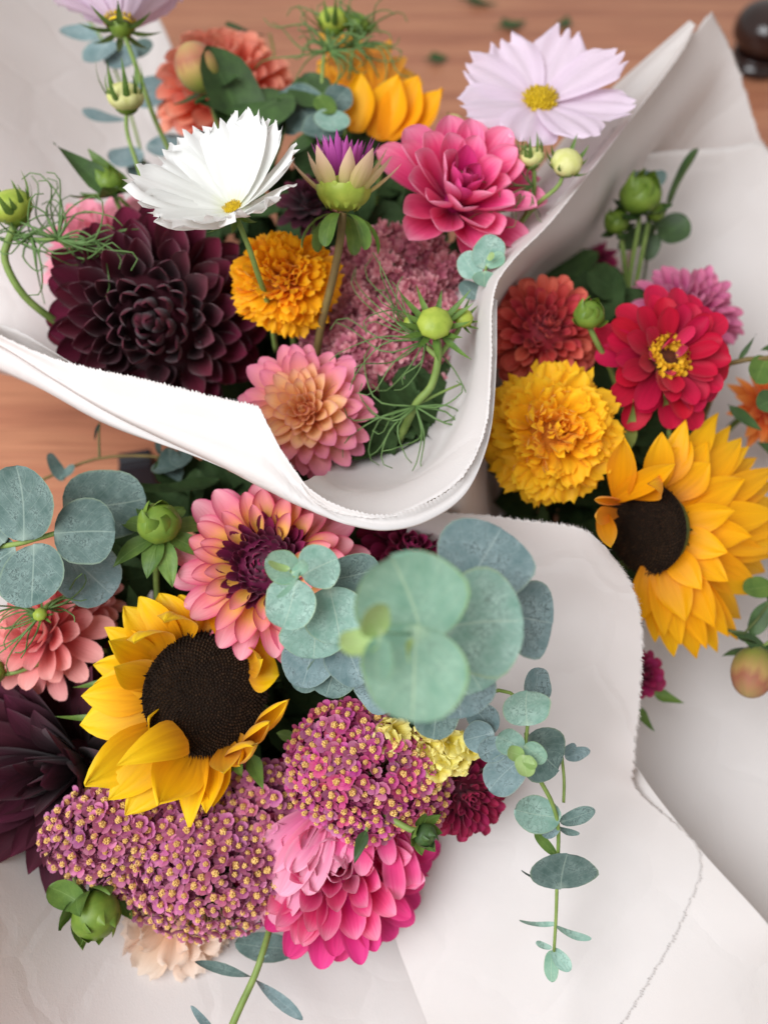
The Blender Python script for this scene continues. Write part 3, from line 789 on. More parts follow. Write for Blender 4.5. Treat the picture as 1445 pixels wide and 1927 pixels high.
wrap1 = thing('paper_wrap', 'white paper cone with a torn front flap round the upper left bunch', 'wrapping paper', Matrix.Translation(B1), 'paper flower wraps')
sheet(wrap1, [   # front flap and the rim that rolls round the front corner: one sheet
    [(-120, 570, .50), (0, 632, .475), (78, 667, .462), (155, 690, .453), (271, 714, .44), (388, 743, .43), (470, 761, .4215), (488, 767, .42), (506, 800, .418), (530, 846, .415), (558, 888, .412), (585, 921, .41), (640, 953, .409), (720, 970, .409), (800, 949, .413), (866, 902, .4205), (909, 808, .4315), (923, 695, .442), (929, 560, .4525)],
    [(-120, 586, .506), (0, 643, .481), (88, 692, .466), (172, 732, .456), (288, 772, .443), (398, 808, .433), (478, 838, .425), (500, 850, .4235), (522, 872, .4215), (546, 900, .419), (572, 924, .417), (600, 944, .415), (650, 968, .414), (725, 982, .414), (803, 963, .418), (872, 912, .425), (914, 816, .4365), (927, 698, .447), (931, 562, .4575)],
    [(-120, 600, .516), (0, 653, .489), (95, 712, .472), (194, 771, .462), (300, 822, .450), (402, 868, .440), (485, 911, .433), (512, 924, .431), (536, 936, .429), (560, 947, .427), (585, 957, .425), (612, 968, .4235), (658, 983, .4225), (728, 993, .4225), (805, 976, .4265), (876, 924, .434), (917, 825, .444), (930, 702, .453), (932, 565, .463)],
    [(-100, 630, .58), (10, 665, .58), (100, 710, .58), (195, 760, .58), (295, 800, .58), (395, 840, .58), (470, 870, .58), (495, 880, .58), (515, 886, .58), (540, 892, .58), (565, 898, .58), (600, 905, .58), (650, 912, .58), (720, 915, .58), (790, 900, .58), (840, 870, .58), (870, 800, .58), (885, 690, .58), (900, 560, .58)]],
    420, 44, ('v0',), 1, 0.0013, wave=0.0005)
sheet(wrap1, [   # layer under the front flap
    [(-120, 585, .52), (0, 648, .492), (95, 706, .476), (194, 762, .466), (300, 815, .455), (420, 870, .445)],
    [(-120, 650, .53), (0, 692, .505), (95, 738, .488), (194, 790, .478), (300, 838, .466), (440, 890, .452)],
    [(0, 700, .62), (60, 710, .62), (140, 730, .62), (220, 750, .62), (320, 780, .61), (420, 810, .60)]], 160, 24, (), 3)
sheet(wrap1, [   # inner sheet: back left, seen over the flap
    [(-120, 560, .53), (0, 606, .508), (40, 622, .498), (105, 663, .484), (170, 700, .474), (260, 740, .47)],
    [(-120, 640, .55), (0, 690, .53), (60, 710, .52), (125, 745, .51), (190, 770, .505), (280, 800, .50)]], 140, 12, ('v0',), 4, 0.001)
sheet(wrap1, [   # inner right-hand wall
    [(572, 903, .4135), (590, 932, .411), (640, 958, .4098), (720, 967, .4098), (790, 945, .4135), (868, 893, .42), (912, 803, .43), (924, 690, .44), (929, 560, .45), (962, 495, .468), (1050, 405, .505), (1180, 240, .57), (1275, 105, .62), (1305, 44, .64)],
    [(590, 895, .44), (625, 918, .44), (665, 926, .44), (725, 925, .44), (785, 900, .444), (838, 850, .45), (880, 770, .458), (899, 670, .468), (910, 565, .478), (940, 505, .492), (1030, 405, .53), (1150, 250, .59), (1240, 130, .63), (1303, 43, .645)],
    [(620, 870, .50), (650, 880, .50), (690, 880, .50), (740, 870, .50), (785, 845, .50), (820, 800, .505), (848, 730, .51), (865, 650, .52), (875, 570, .525), (900, 500, .54), (985, 400, .57), (1080, 270, .62), (1180, 150, .65), (1301, 42, .65)],
    [(600, 720, .60), (630, 730, .60), (660, 740, .60), (690, 740, .60), (710, 730, .60), (730, 710, .60), (745, 680, .61), (760, 640, .62), (780, 590, .63), (820, 520, .64), (900, 430, .66), (1000, 330, .69), (1120, 200, .69), (1299, 41, .66)]],
    420, 50, ('v0',), 5, 0.0012)
sheet(wrap1, [   # pale back flap at the upper left
    [(-260, -260, .70), (-60, -190, .79), (120, -120, .88), (255, -40, .92), (300, 40, .90), (332, 112, .87)],
    [(-260, 20, .64), (-60, 60, .72), (120, 110, .80), (230, 170, .83), (300, 220, .81), (345, 260, .79)],
    [(-260, 330, .57), (-60, 350, .63), (100, 380, .68), (220, 420, .70), (300, 450, .69), (350, 480, .68)],
    [(-260, 560, .60), (-60, 590, .60), (60, 620, .60), (170, 660, .60), (280, 690, .60), (350, 700, .60)],
    [(-160, 680, .57), (-40, 690, .57), (60, 705, .57), (170, 730, .57), (280, 760, .58), (350, 770, .58)]], 110, 70, (), 6, wave=0.002)

wrap2 = thing('paper_wrap', 'shaded cream paper wrap with a pointed torn corner behind the right bunch', 'wrapping paper', Matrix.Translation(B2), 'paper flower wraps')
sheet(wrap2, [   # left wall, rim beside the first wrap, turning over to the torn top corner
    [(820, 930, .47), (855, 890, .462), (890, 806, .462), (902, 690, .466), (908, 563, .474), (942, 497, .492), (1028, 405, .528), (1160, 238, .594), (1268, 112, .645), (1341, 24, .665)],
    [(850, 975, .50), (880, 960, .50), (900, 830, .505), (914, 700, .51), (925, 580, .52), (985, 500, .54), (1085, 415, .57), (1210, 270, .63), (1300, 160, .67), (1362, 70, .685)],
    [(870, 985, .55), (905, 965, .55), (908, 850, .57), (922, 720, .58), (942, 610, .60), (1005, 520, .625), (1110, 440, .64), (1230, 320, .69), (1325, 220, .71), (1390, 140, .70)],
    [(890, 985, .60), (915, 970, .60), (925, 860, .66), (942, 740, .67), (975, 650, .69), (1050, 570, .70), (1150, 500, .71), (1270, 400, .74), (1360, 320, .735), (1412, 215, .715)],
    [(900, 985, .62), (930, 970, .63), (960, 880, .69), (990, 780, .71), (1030, 700, .735), (1110, 640, .74), (1200, 590, .77), (1320, 500, .78), (1410, 420, .765), (1440, 285, .725)],
    [(910, 985, .62), (950, 970, .63), (1000, 900, .68), (1050, 820, .72), (1100, 750, .75), (1160, 700, .77), (1250, 660, .79), (1370, 600, .79), (1460, 520, .775), (1500, 400, .74)]],
    260, 90, ('u1', 'v0'), 7, 0.0026)
sheet(wrap2, [   # right-hand wall, an overlapping sheet
    [(1215, 292, .66), (1290, 283, .672), (1370, 277, .685), (1432, 270, .69), (1470, 320, .69), (1560, 400, .67)],
    [(1200, 420, .705), (1290, 410, .708), (1370, 400, .705), (1440, 400, .70), (1510, 440, .69), (1600, 520, .66)],
    [(1180, 600, .72), (1270, 590, .715), (1350, 600, .71), (1430, 620, .695), (1510, 650, .675), (1620, 720, .64)],
    [(1170, 850, .68), (1250, 850, .68), (1340, 860, .675), (1430, 880, .66), (1520, 900, .635), (1640, 950, .60)],
    [(1160, 1050, .64), (1250, 1050, .645), (1340, 1060, .64), (1430, 1070, .63), (1520, 1080, .61), (1650, 1120, .58)],
    [(1140, 1250, .61), (1240, 1250, .62), (1340, 1250, .615), (1440, 1260, .605), (1540, 1270, .59), (1660, 1300, .57)],
    [(1120, 1450, .57), (1230, 1450, .58), (1340, 1450, .58), (1450, 1460, .575), (1560, 1480, .57), (1680, 1500, .56)],
    [(1100, 1700, .53), (1220, 1700, .535), (1340, 1700, .54), (1460, 1710, .54), (1580, 1730, .535), (1700, 1750, .53)],
    [(1080, 1990, .498), (1200, 1990, .50), (1340, 2000, .502), (1480, 2010, .502), (1600, 2020, .50), (1720, 2040, .50)]],
    150, 130, (), 8, wave=0.0018)

wrap3 = thing('paper_wrap', 'bright white paper wrap with torn right edge, opened flat below the eucalyptus', 'wrapping paper', Matrix.Translation(B3), 'paper flower wraps')
top_sheet = sheet(wrap3, [   # back flap and the open front
    [(770, 960, .485), (840, 964, .482), (900, 970, .478), (980, 980, .472), (1050, 988, .466), (1100, 1000, .460), (1140, 1030, .455)],
    [(760, 1040, .52), (840, 1040, .515), (910, 1045, .508), (990, 1055, .495), (1070, 1068, .482), (1135, 1078, .468), (1186, 1098, .458)],
    [(740, 1160, .545), (830, 1160, .54), (920, 1160, .53), (1010, 1160, .515), (1090, 1165, .497), (1160, 1175, .478), (1206, 1186, .465)],
    [(720, 1290, .55), (820, 1290, .545), (920, 1290, .535), (1010, 1290, .522), (1090, 1300, .507), (1160, 1310, .49), (1203, 1318, .478)],
    [(715, 1400, .545), (820, 1400, .54), (920, 1400, .53), (1010, 1400, .52), (1090, 1410, .51), (1150, 1420, .50), (1193, 1430, .492)],
    [(715, 1480, .535), (820, 1480, .53), (920, 1480, .525), (1010, 1480, .518), (1090, 1480, .512), (1150, 1480, .507), (1200, 1488, .503)],
    [(718, 1580, .522), (830, 1570, .518), (930, 1570, .514), (1030, 1570, .512), (1130, 1580, .508), (1220, 1590, .504), (1313, 1602, .50)],
    [(738, 1740, .504), (830, 1730, .502), (930, 1720, .50), (1030, 1720, .498), (1130, 1720, .495), (1210, 1720, .492), (1285, 1722, .489)],
    [(775, 1850, .493), (850, 1850, .492), (930, 1850, .49), (1010, 1850, .488), (1080, 1850, .486), (1150, 1850, .484), (1216, 1850, .482)],
    [(830, 1990, .482), (880, 1990, .482), (930, 1990, .481), (980, 1990, .480), (1030, 1990, .478), (1080, 1990, .477), (1130, 1990, .476)]],
    200, 420, ('v0', 'u1'), 9, 0.0024, wave=0.0006)
under_sheet = sheet(wrap3, [   # under layer that shows on the right
    [(1000, 1380, .545), (1090, 1390, .535), (1150, 1410, .525), (1190, 1432, .507)],
    [(1000, 1480, .530), (1090, 1480, .524), (1170, 1485, .512), (1235, 1497, .5042)],
    [(1000, 1590, .522), (1120, 1595, .513), (1230, 1600, .5055), (1322, 1604, .5006)],
    [(1000, 1740, .506), (1150, 1740, .496), (1300, 1740, .489), (1447, 1742, .4835)],
    [(1000, 1860, .496), (1170, 1860, .4842), (1350, 1860, .478), (1530, 1860, .483)],
    [(1000, 1990, .488), (1180, 1990, .4765), (1400, 1990, .472), (1620, 1990, .477)]], 130, 90, (), 10, wave=0.0003)
# below the flap the top layer lies flat on the layer under it
from mathutils.bvhtree import BVHTree
bvh = BVHTree.FromPolygons([v.co.copy() for v in under_sheet.data.vertices], [tuple(p.vertices) for p in under_sheet.data.polygons])
def smooth(a, b, x):
    x = min(1.0, max(0.0, (x - a) / (b - a))); return x * x * (3 - 2 * x)
for o_ in [top_sheet] + list(top_sheet.children):
    for v in o_.data.vertices:
        q = v.co + wrap3.matrix_basis.translation - EYE
        dz = q.dot(FW); px = 722.5 + q.dot(RT) / dz * FPX; py = 963.5 - q.dot(UP) / dz * FPX
        wgt = smooth(1490, 1600, py) * smooth(1060, 1200, px)
        if wgt > 0:
            hit = bvh.ray_cast(EYE - wrap3.matrix_basis.translation, q.normalized())[0]
            if hit is not None:
                lift_ = .0006 if o_ is top_sheet else .0008
                v.co = v.co.lerp(hit - q.normalized() * lift_, wgt)
sheet(wrap3, [   # left side of the sheet, rising to the left, in shade
    [(-200, 1120, .58), (0, 1110, .60), (200, 1090, .62), (400, 1080, .63), (600, 1090, .63), (760, 1100, .63)],
    [(-200, 1280, .51), (0, 1280, .55), (200, 1270, .58), (400, 1260, .60), (600, 1260, .61), (770, 1260, .615)],
    [(-200, 1480, .465), (0, 1480, .515), (200, 1480, .545), (400, 1480, .565), (600, 1480, .575), (780, 1480, .58)],
    [(-200, 1700, .405), (0, 1700, .462), (200, 1700, .500), (400, 1700, .522), (600, 1700, .536), (800, 1700, .542)],
    [(-200, 1990, .375), (0, 1990, .420), (200, 1990, .456), (430, 1990, .482), (620, 1990, .496), (860, 1990, .503)]], 130, 90, (), 11, wave=0.0014)
# ------------------------------------------------------------------ small things on the table
def table_pt(px, py, up=0.0):
    p = P(px, py, 1.0); dr = p - EYE
    k = -(EYE.z - up) / dr.z
    return EYE + dr * k
KNOB = mat_plain('dark_lacquer', '#20110f', '#33201c', 20, 0.18, spec=0.6, bump=0.05)
c = table_pt(1418, 128)
knob = thing('knob', 'glossy dark brown turned knob lying on the wooden table past the paper corner', 'knob', Matrix.Translation(c))
rr = [(0.0, 0.0), (0.030, 0.0), (0.038, 0.006), (0.036, 0.014), (0.030, 0.020), (0.034, 0.030), (0.045, 0.042), (0.047, 0.056), (0.042, 0.070), (0.030, 0.080), (0.014, 0.085), (0.0, 0.086)]
prof_ = crom([(a, b, 0) for a, b in rr], 34)
vs, fs = [], []
for j, q in enumerate(prof_):
    for i in range(28):
        a = 2 * math.pi * i / 28
        vs.append((max(q[0], 0) * math.cos(a), max(q[0], 0) * math.sin(a), q[1]))
for j in range(33):
    for i in range(28):
        fs.append((j * 28 + i, j * 28 + (i + 1) % 28, (j + 1) * 28 + (i + 1) % 28, (j + 1) * 28 + i))
link('knob_body', mesh('knob_body', vs, fs, KNOB), knob)
vs, fs, _ = tube_geo([Vector((math.cos(a) * 0.034, math.sin(a) * 0.034, 0.021)) for a in np.linspace(0, 6.2832, 25)], 0.003, 0.003, 40, 8)
link('collar', mesh('collar', vs, fs, KNOB), knob)

def fallen(px, py, wpx, asp, ang, lab, curl=0.2):
    c = table_pt(px, py, 0.004)
    d = (c - EYE).dot(FW); L = S(wpx, d)
    t_ = thing('fallen_leaf', lab, 'leaf', Matrix.Translation(c) @ Matrix.Rotation(math.radians(ang), 4, 'Z'), 'leaf scraps fallen on the table')
    me = leaf_disc('leaf_blade', DKGREEN, asp, curl, 0.2, seed=int(px), kind='lance')
    link('leaf_blade', me, t_, Matrix.Translation((-L / 2, 0, 0.002)) @ Matrix.Diagonal((L, L, L, 1)))
    vs, fs, _ = tube_geo([(-L * .75, 0.002, 0.002), (-L * .5, 0, 0.002), (-L * .3, 0, 0.003)], L * .03, L * .02, 8, 5)
    link('leaf_stalk', mesh('leaf_stalk', vs, fs, STEMDK), t_)
fallen(824, 112, 40, 0.9, 10, 'small dark leaf scrap alone on the wood between sunflower and cosmos')
fallen(965, 46, 52, 0.8, 25, 'green leaf scrap on the wood just above the pale pink cosmos')
fallen(1062, 42, 46, 0.6, 70, 'narrow leaf scrap peeping over the top petal of the pale cosmos')
fallen(905, 4, 60, 0.5, -15, 'blurred grey green leaf scrap at the very top edge of the table')
# dark block under the first wrap
c = table_pt(272, 905)
blk = thing('clip', 'small black clip on the table behind the eucalyptus, half under the paper', 'clip', Matrix.Translation(c) @ Matrix.Rotation(0.2, 4, 'Z'))
BLACK = mat_plain('black_plastic', '#15161c', '#20222a', 60, 0.4, spec=0.4)
def bevel_box(name, sx, sy, sz, parent, M, mat, b=0.002):
    import bmesh
    bm = bmesh.new(); bmesh.ops.create_cube(bm, size=1.0)
    for v in bm.verts: v.co = Vector((v.co.x * sx, v.co.y * sy, v.co.z * sz))
    bmesh.ops.bevel(bm, geom=bm.edges[:], offset=b, segments=2, affect='EDGES', profile=0.5)
    me = bpy.data.meshes.new(name); bm.to_mesh(me); bm.free(); me.materials.append(mat)
    return link(name, me, parent, M)
for s_ in (-1, 1):
    bevel_box('jaw', 0.03, 0.010, 0.032, blk, Matrix.Translation((0, s_ * 0.009, 0.020)) @ Matrix.Rotation(s_ * 0.3, 4, 'X'), BLACK)
bevel_box('spine', 0.03, 0.026, 0.006, blk, Matrix.Translation((0, 0, 0.0035)), BLACK)
# ================================================================== upper left bunch
SQ = 0.85
cosmos('pale pink cosmos seen from below, cut by the top edge of the photo', 228, 52, .56, 165, (-.10, .99, -.06), 0.80, B1, M_PALE, 8, 0.8, seed=1,
       stem_pts=[(238, 75, .562), (262, 140, .57), (290, 220, .58), (322, 292, .59), (360, 400, .60)])
cosmos_bud('pale green cosmos bud with upright sepals, left of the coral dahlia', 236, 182, .545, 34, (.05, .75, .6),
           [(240, 250, .55), (262, 320, .555), (285, 400, .57)], 3, BUDYEL, 10, 2.5, 0.9)
e = sprig('eucalyptus_sprig', 'blue grey eucalyptus sprig standing behind the green cosmos bud, upper left', 'eucalyptus', (300, 420, .68), 'eucalyptus sprigs')
tube('stem', e, [P(300, 420, .68), P(270, 300, .665), P(235, 180, .66), P(190, 70, .66), P(150, 20, .66)], .0014, .0009, STEM, 16)
for b, t, a, z, mt in [((190, 62, .66), (112, 56, .655), .5, (0, .6, .8), EUC_BLUE), ((205, 72, .66), (170, 118, .645), .95, (-.2, .5, .8), EUC_BLUE), ((205, 92, .655), (250, 122, .65), 1.0, (.1, .6, .8), EUC_BLUE),
                      ((240, 90, .665), (288, 88, .66), .75, (0, .5, .9), EUC_DEEP), ((235, 175, .66), (318, 166, .655), .85, (.2, .5, .8), EUC_BLUE), ((240, 225, .66), (155, 208, .655), .45, (0, .9, .4), EUC_BLUE),
                      ((270, 285, .66), (205, 300, .65), .8, (-.1, .6, .8), EUC_BLUE), ((275, 275, .66), (362, 268, .655), .55, (0, .7, .7), EUC_BLUE), ((285, 310, .665), (240, 325, .66), .9, (0, .6, .8), EUC_DEEP)]:
    leafP(e, mt, b, t, a, (z[0], z[1] * .35, z[2]), seed=int(b[0] + t[1]))
dahlia('blurred coral ball dahlia at the back of the upper left bunch', 425, 175, .66, 132, (.05, .45, .85), B1, M_CORAL, N=130, rb=.5, L=(.30, .55), W=(.26, .42), th=(.1, 1.9), mats=[M_CORAL], kind='spoon', cup=((1.4, 1.2), (1.0, .7)), seed=1)
dahlia_bud('yellow green dahlia bud with reddish cheek beside a broad leaf, top left', 372, 128, .585, 44, (-.35, .6, .7), [(400, 200, .60), (430, 320, .62)], 2, DKGREEN, BUDRED, 4, 1.6, .8, 0.3, 6, zs=1.1)
lf = sprig('leaf', 'broad dark green leaf curving over beside the reddish dahlia bud', 'leaf', (470, 270, .60), 'broad dark leaves')
leafP(lf, DKGREEN, (470, 270, .60), (392, 84, .575), .62, (.35, .25, .9), .1, .35, 'strap', 'leaf_blade', 3)
leafP(lf, DKGREEN, (500, 235, .59), (372, 190, .58), .5, (-.1, .7, .7), .1, .25, 'oval', 'leaf_blade', 5)
leafP(lf, DKGREEN, (420, 262, .585), (545, 175, .60), .75, (.1, .5, .85), -.1, .1, 'oval', 'leaf_blade', 4)
tube('leaf_stalk', lf, [P(470, 268, .60), P(480, 320, .61), P(490, 400, .62)], .0014, .0016, STEM)
lf = sprig('leaf', 'small dark green leaf lying over the top of the coral dahlia', 'leaf', (515, 68, .70), 'broad dark leaves')
leafP(lf, DKGREEN, (512, 66, .70), (425, 44, .70), .5, (0, .8, .6), .2, .1, 'oval', 'leaf_blade', 8)
tube('leaf_stalk', lf, [P(508, 64, .70), P(515, 100, .71), P(520, 200, .72)], .001, .0012, STEM)
# sunflower at the back
root, nv_ = flower('sunflower', 'blurred amber sunflower seen from behind among thread leaves, top centre', 'flower', 712, 256, .63, (.0, .99, -.12), 'sunflowers')
seeds_disc(root, S(75, .63), (SEED_IN, SEED_A, SEED_B), 300, 1)
sun_petals(root, M_SUNA, 705, 210, 70, 36, .63, [(596, 118, .03, 60), (600, 62, .05, 56), (640, 70, .06, 60), (680, 78, .07, 64), (722, 80, .07, 60), (752, 108, .06, 60), (782, 142, .03, 70), (833, 164, -.04, 92, 'cup', None, 755, 262), (678, 135, -.045, 66, 'cup', None, 672, 250), (750, 138, -.045, 84, 'cup', None, 708, 262), (788, 140, -.04, 84, 'cup', None, 725, 262), (618, 110, .0, 60), (640, 130, -.02, 56, 'cup', None, 655, 240)], n=(0, .5, .85), seed=3, dbase=-.036)
calyx(root, S(90, .63), DKGREEN, 12, .6, .25, .35)
link('flower_base', dome('flower_base', DKGREEN, S(62, .63), .8, -.1), root, Matrix.Translation((0, 0, -S(8, .63))) @ Matrix.Rotation(math.pi, 4, 'X'))
drop_stem(root, None, .004, STEM, nv_, spread(B1, root.matrix_basis.translation))
cb = cosmos_bud('green cosmos bud in a tangle of thread leaves above the back sunflower', 628, 38, .60, 30, (.0, .9, .4), [(612, 90, .60), (606, 160, .605), (606, 260, .62)], 5, LIME, 10, 2.0, .5)
thread_leaves(cb, 620, 95, .60, 26, 125, 7, (-70, 240), r=.0009, bend=.9)
cb = cosmos_bud('second small green bud right of the tangle above the back sunflower', 672, 45, .605, 26, (.3, .8, .5), [(662, 110, .61), (650, 180, .615), (650, 260, .62)], 6, BUDGREEN, 9, 1.9, .3)
thread_leaves(cb, 665, 85, .605, 24, 115, 8, (-60, 200), r=.0009, bend=.9)
e = sprig('eucalyptus_sprig', 'dark green round eucalyptus leaves in front of the back sunflower', 'eucalyptus', (600, 250, .60), 'eucalyptus sprigs')
tube('stem', e, [P(600, 380, .63), P(602, 260, .60), P(612, 200, .575)], .0014, .001, STEM)
for b, t, a, z, mt in [((598, 235, .60), (530, 170, .60), 1.0, (-.2, .3, .9), EUC_DEEP), ((600, 200, .595), (570, 140, .605), 1.0, (0, .3, .9), DKGREEN), ((615, 215, .585), (600, 262, .57), 1.1, (0, .4, .9), EUC_DEEP), ((620, 205, .58), (655, 165, .585), .9, (.3, .3, .9), EUC_DEEP),
                      ((612, 205, .572), (640, 245, .562), 1.0, (.2, .2, .9), EUC_MID), ((560, 250, .60), (520, 225, .60), .8, (0, .4, .9), EUC_DEEP), ((598, 180, .575), (625, 215, .57), .8, (.2, .2, .9), GREEN), ((590, 250, .58), (545, 285, .575), .6, (0, .5, .8), DKGREEN)]:
    leafP(e, mt, b, t, a, z, seed=int(b[0] + t[1]))
cosmos('pale lilac pink cosmos with yellow eye, facing up at the top right', 1014, 197, .56, 147, (.0, .42, .91), 0.30, B1, M_PALE, 8, 0.74, seed=4, cup=(.3, .15), curl=(0, -.1, 0), eye=.21)
cosmos('white pleated cosmos tilted like a cup, above the burgundy dahlia', 440, 396, .455, 158, (-.20, .55, .81), 0.50, B1, M_WHITE, 12, 0.74, seed=5, teeth=4, layers=1, lift=(.24, .9), eye=.11, cup=(.3, .25), rib=.04, ruf=.06, curl=(-.12, .30, 0),
       stem_pts=[(470, 470, .462), (485, 515, .475), (505, 575, .50), (520, 660, .54)])
# half open dahlia seen from the side
root, nv_ = flower('dahlia', 'half open dahlia seen from the side, lime base and cream outer petals', 'flower', 645, 372, .47, (.06, .97, .22), 'dahlias in the bouquets')
R = S(100, .47)
link('flower_base', dome('flower_base', LIME, R * .50, .75, -.1, 24, 8, .05, 9), root, Matrix.Translation((0, 0, R * .14)) @ Matrix.Rotation(math.pi, 4, 'X'))
rosette(root, 70, R, .45, (.55, .90), (.10, .16), (.05, .60), [M_PURP], 'strap', ((1.2, .9), (1.0, .8)), ((0, .1, 0), (.0, .2, 0)), 4, .7, .5, .06, seed=4, nu=4, nv=5)
rosette(root, 11, R, .48, (.95, 1.1), (.34, .40), (.50, .78), [M_CREAMP], 'point', ((.9, .4), (.9, .3)), ((-.2, .5, 0), (-.3, .4, 0)), 2, 1, .0, .14, seed=5)
knob_ = petal('bract', R * .34, R * .26, 'round', LIME, (1.0, .9), (.9, .5, 0), 6, 6)
for i in range(16):
    a = 2 * math.pi * i / 16; er = Vector((math.cos(a), math.sin(a), 0))
    link('bract', knob_, root, frame(er * R * .44 + Vector((0, 0, R * (.02 + .06 * (i % 2)))), (er * .55 + Vector((0, 0, .8))).normalized(), Vector((0, 0, .5)) - er))
me = petal('bract', R * .5, R * .28, 'round', LIME, (.7, .5), (.6, .6, 0), 6, 6)
for i in range(10):
    a = 2 * math.pi * i / 10; er = Vector((math.cos(a), math.sin(a), 0))
    link('bract', me, root, frame(er * R * .28 - Vector((0, 0, R * .22)), (er + Vector((0, 0, .2))).normalized(), Vector((0, 0, 1))))
me = petal('sepal', R * .95, R * .34, 'spoon', GREEN, (.6, .5), (.1, -1.5, .1), 6, 8)
for i in range(6):
    a = 2 * math.pi * i / 6 + .2; er = Vector((math.cos(a), math.sin(a), 0))
    link('sepal', me, root, frame(er * R * .15 - Vector((0, 0, R * .30)), (er + Vector((0, 0, -.25))).normalized(), Vector((0, 0, 1))))
tube('stem', root, [P(645, 400, .468), P(640, 455, .475), P(625, 530, .49), P(603, 620, .51), P(590, 720, .55)], .0024, .0028, STEMBROWN, 18, 8)
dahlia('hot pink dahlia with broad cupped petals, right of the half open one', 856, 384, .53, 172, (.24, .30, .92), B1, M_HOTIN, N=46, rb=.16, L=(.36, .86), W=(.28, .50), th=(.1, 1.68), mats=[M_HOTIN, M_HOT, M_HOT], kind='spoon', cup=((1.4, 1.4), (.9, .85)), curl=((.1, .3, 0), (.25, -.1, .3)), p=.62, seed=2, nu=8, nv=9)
dahlia('small pink dahlia half hidden right of the hot pink dahlia', 965, 345, .57, 62, (.3, .4, .85), B1, M_ROSE, N=40, rb=.2, L=(.5, .8), W=(.3, .42), th=(.1, 1.8), mats=[M_HOT, M_ROSE], kind='oval', seed=8)
cb = cosmos_bud('cream cosmos bud with green collar against the white paper edge', 1066, 306, .51, 30, (.1, .45, .88), [(1050, 350, .515), (1010, 385, .525), (965, 440, .54), (930, 500, .57)], 8, BUDYEL, 9, 1.8, .5)
cosmos_bud('green cosmos bud left of the cream bud by the paper edge', 1000, 296, .515, 24, (-.1, .85, .5), [(1005, 330, .52), (1000, 380, .53), (965, 440, .54)], 9, BUDYEL, 11, 2.2, 1.0)
thread_leaves(cb, 1000, 350, .52, 14, 120, 9, (60, 300), bend=.9)
cosmos_bud('tiny blurred green bud over the top of the hot pink dahlia', 852, 232, .60, 20, (0, .6, .8), [(858, 280, .61), (862, 360, .63)], 10, BUDYEL, 7, 1.3, .4)
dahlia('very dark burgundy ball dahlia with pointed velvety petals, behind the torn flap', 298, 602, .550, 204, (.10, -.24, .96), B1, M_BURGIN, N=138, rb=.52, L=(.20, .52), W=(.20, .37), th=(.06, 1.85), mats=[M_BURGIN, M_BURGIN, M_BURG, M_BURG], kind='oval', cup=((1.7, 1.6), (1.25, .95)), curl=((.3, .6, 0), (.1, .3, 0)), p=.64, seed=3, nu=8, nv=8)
marigold('orange marigold under the white cosmos', 538, 532, .51, 100, (.05, .25, .96), B1, M_MARIO, 4)
dahlia('rose pink dahlia peeping out behind the burgundy dahlia', 198, 478, .605, 128, (-.2, .4, .88), B1, M_ROSE, N=60, rb=.2, L=(.4, .85), W=(.26, .38), th=(.1, 1.8), mats=[M_ROSE], kind='oval', seed=9)
dahlia('dark maroon dahlia in the shade behind the half open one', 585, 390, .56, 70, (.0, .5, .86), B1, M_PLUM, N=50, rb=.3, L=(.4, .7), W=(.26, .36), th=(.1, 1.8), mats=[M_PLUM], kind='oval', seed=10)
dahlia('peach and pink dahlia inside the front corner of the torn paper', 578, 775, .50, 136, (-.10, .02, .99), B1, M_PEACHC, N=96, rb=.26, L=(.14, .76), W=(.11, .36), th=(.05, 1.62), mats=[M_PEACHC, M_PEACHIN, M_PEACHIN, M_PEACH, M_PEACH], kind='oval', cup=((1.5, 1.3), (.7, .55)), curl=((.1, .3, 0), (.15, -.2, .2)), p=.60, seed=4)
# fluffy dusty pink head
root, nv_ = flower('astilbe', 'fluffy dusty pink cluster of tiny florets between marigold and green bud', 'flower', 715, 640, .545, (.05, .2, .97))
def fuzz(root, outline, n, d, spx, seed, domez, cx, cy, rx, ry):
    r = random.Random(seed)
    vs, fs, uv, mi = [], [], [], []
    c = 0
    while c < n:
        a = r.uniform(0, 6.283); q = math.sqrt(r.random())
        px, py = cx + rx * q * math.cos(a), cy + ry * q * math.sin(a)
        if not outline(px, py): continue
        c += 1
        hh = domez * (1 - q * q) + r.uniform(-.006, .006) + .008 * math.sin(px * .05) * math.sin(py * .06)
        p = P(px, py, d - hh); s = S(spx, d) * r.uniform(.7, 1.25)
        ax = D(r.uniform(-.7, .7), r.uniform(-.5, .7), r.uniform(.4, 1))
        M = at(root, head(p, ax, r.uniform(0, 6)))
        m_ = 0 if r.random() < .6 else 1
        for k in range(5):
            an = k * 1.2566
            dr = Vector((math.cos(an), math.sin(an), .35)); sd = Vector((-math.sin(an), math.cos(an), 0))
            o = len(vs)
            for t_, w_ in ((0, .12), (.55, .42), (1.0, .18)):
                for g in (-1, 1):
                    vs.append(M @ ((dr * t_ + sd * w_ * g + Vector((0, 0, .25 * t_ * t_))) * s)); uv.append(((g + 1) / 2, t_))
            fs += [(o, o + 1, o + 3, o + 2), (o + 2, o + 3, o + 5, o + 4)]; mi += [m_, m_]
    return mesh('florets', vs, fs, M_FUZZ, uv, mi)
o = link('florets', fuzz(root, lambda x, y: True, 2000, .555, 12, 3, .035, 742, 655, 176, 232), root); o['kind'] = 'stuff'
for k in range(14):
    a = rng.uniform(0, 6.28)
    tube('branchlet', root, [P(715, 660, .60), P(715 + 60 * math.cos(a), 650 + 70 * math.sin(a), .57), P(715 + 120 * math.cos(a), 640 + 160 * math.sin(a), .55)], .0008, .0005, STEMBROWN, 8, 5)
drop_stem(root, None, .002, STEMBROWN, nv_, spread(B1, root.matrix_basis.translation))
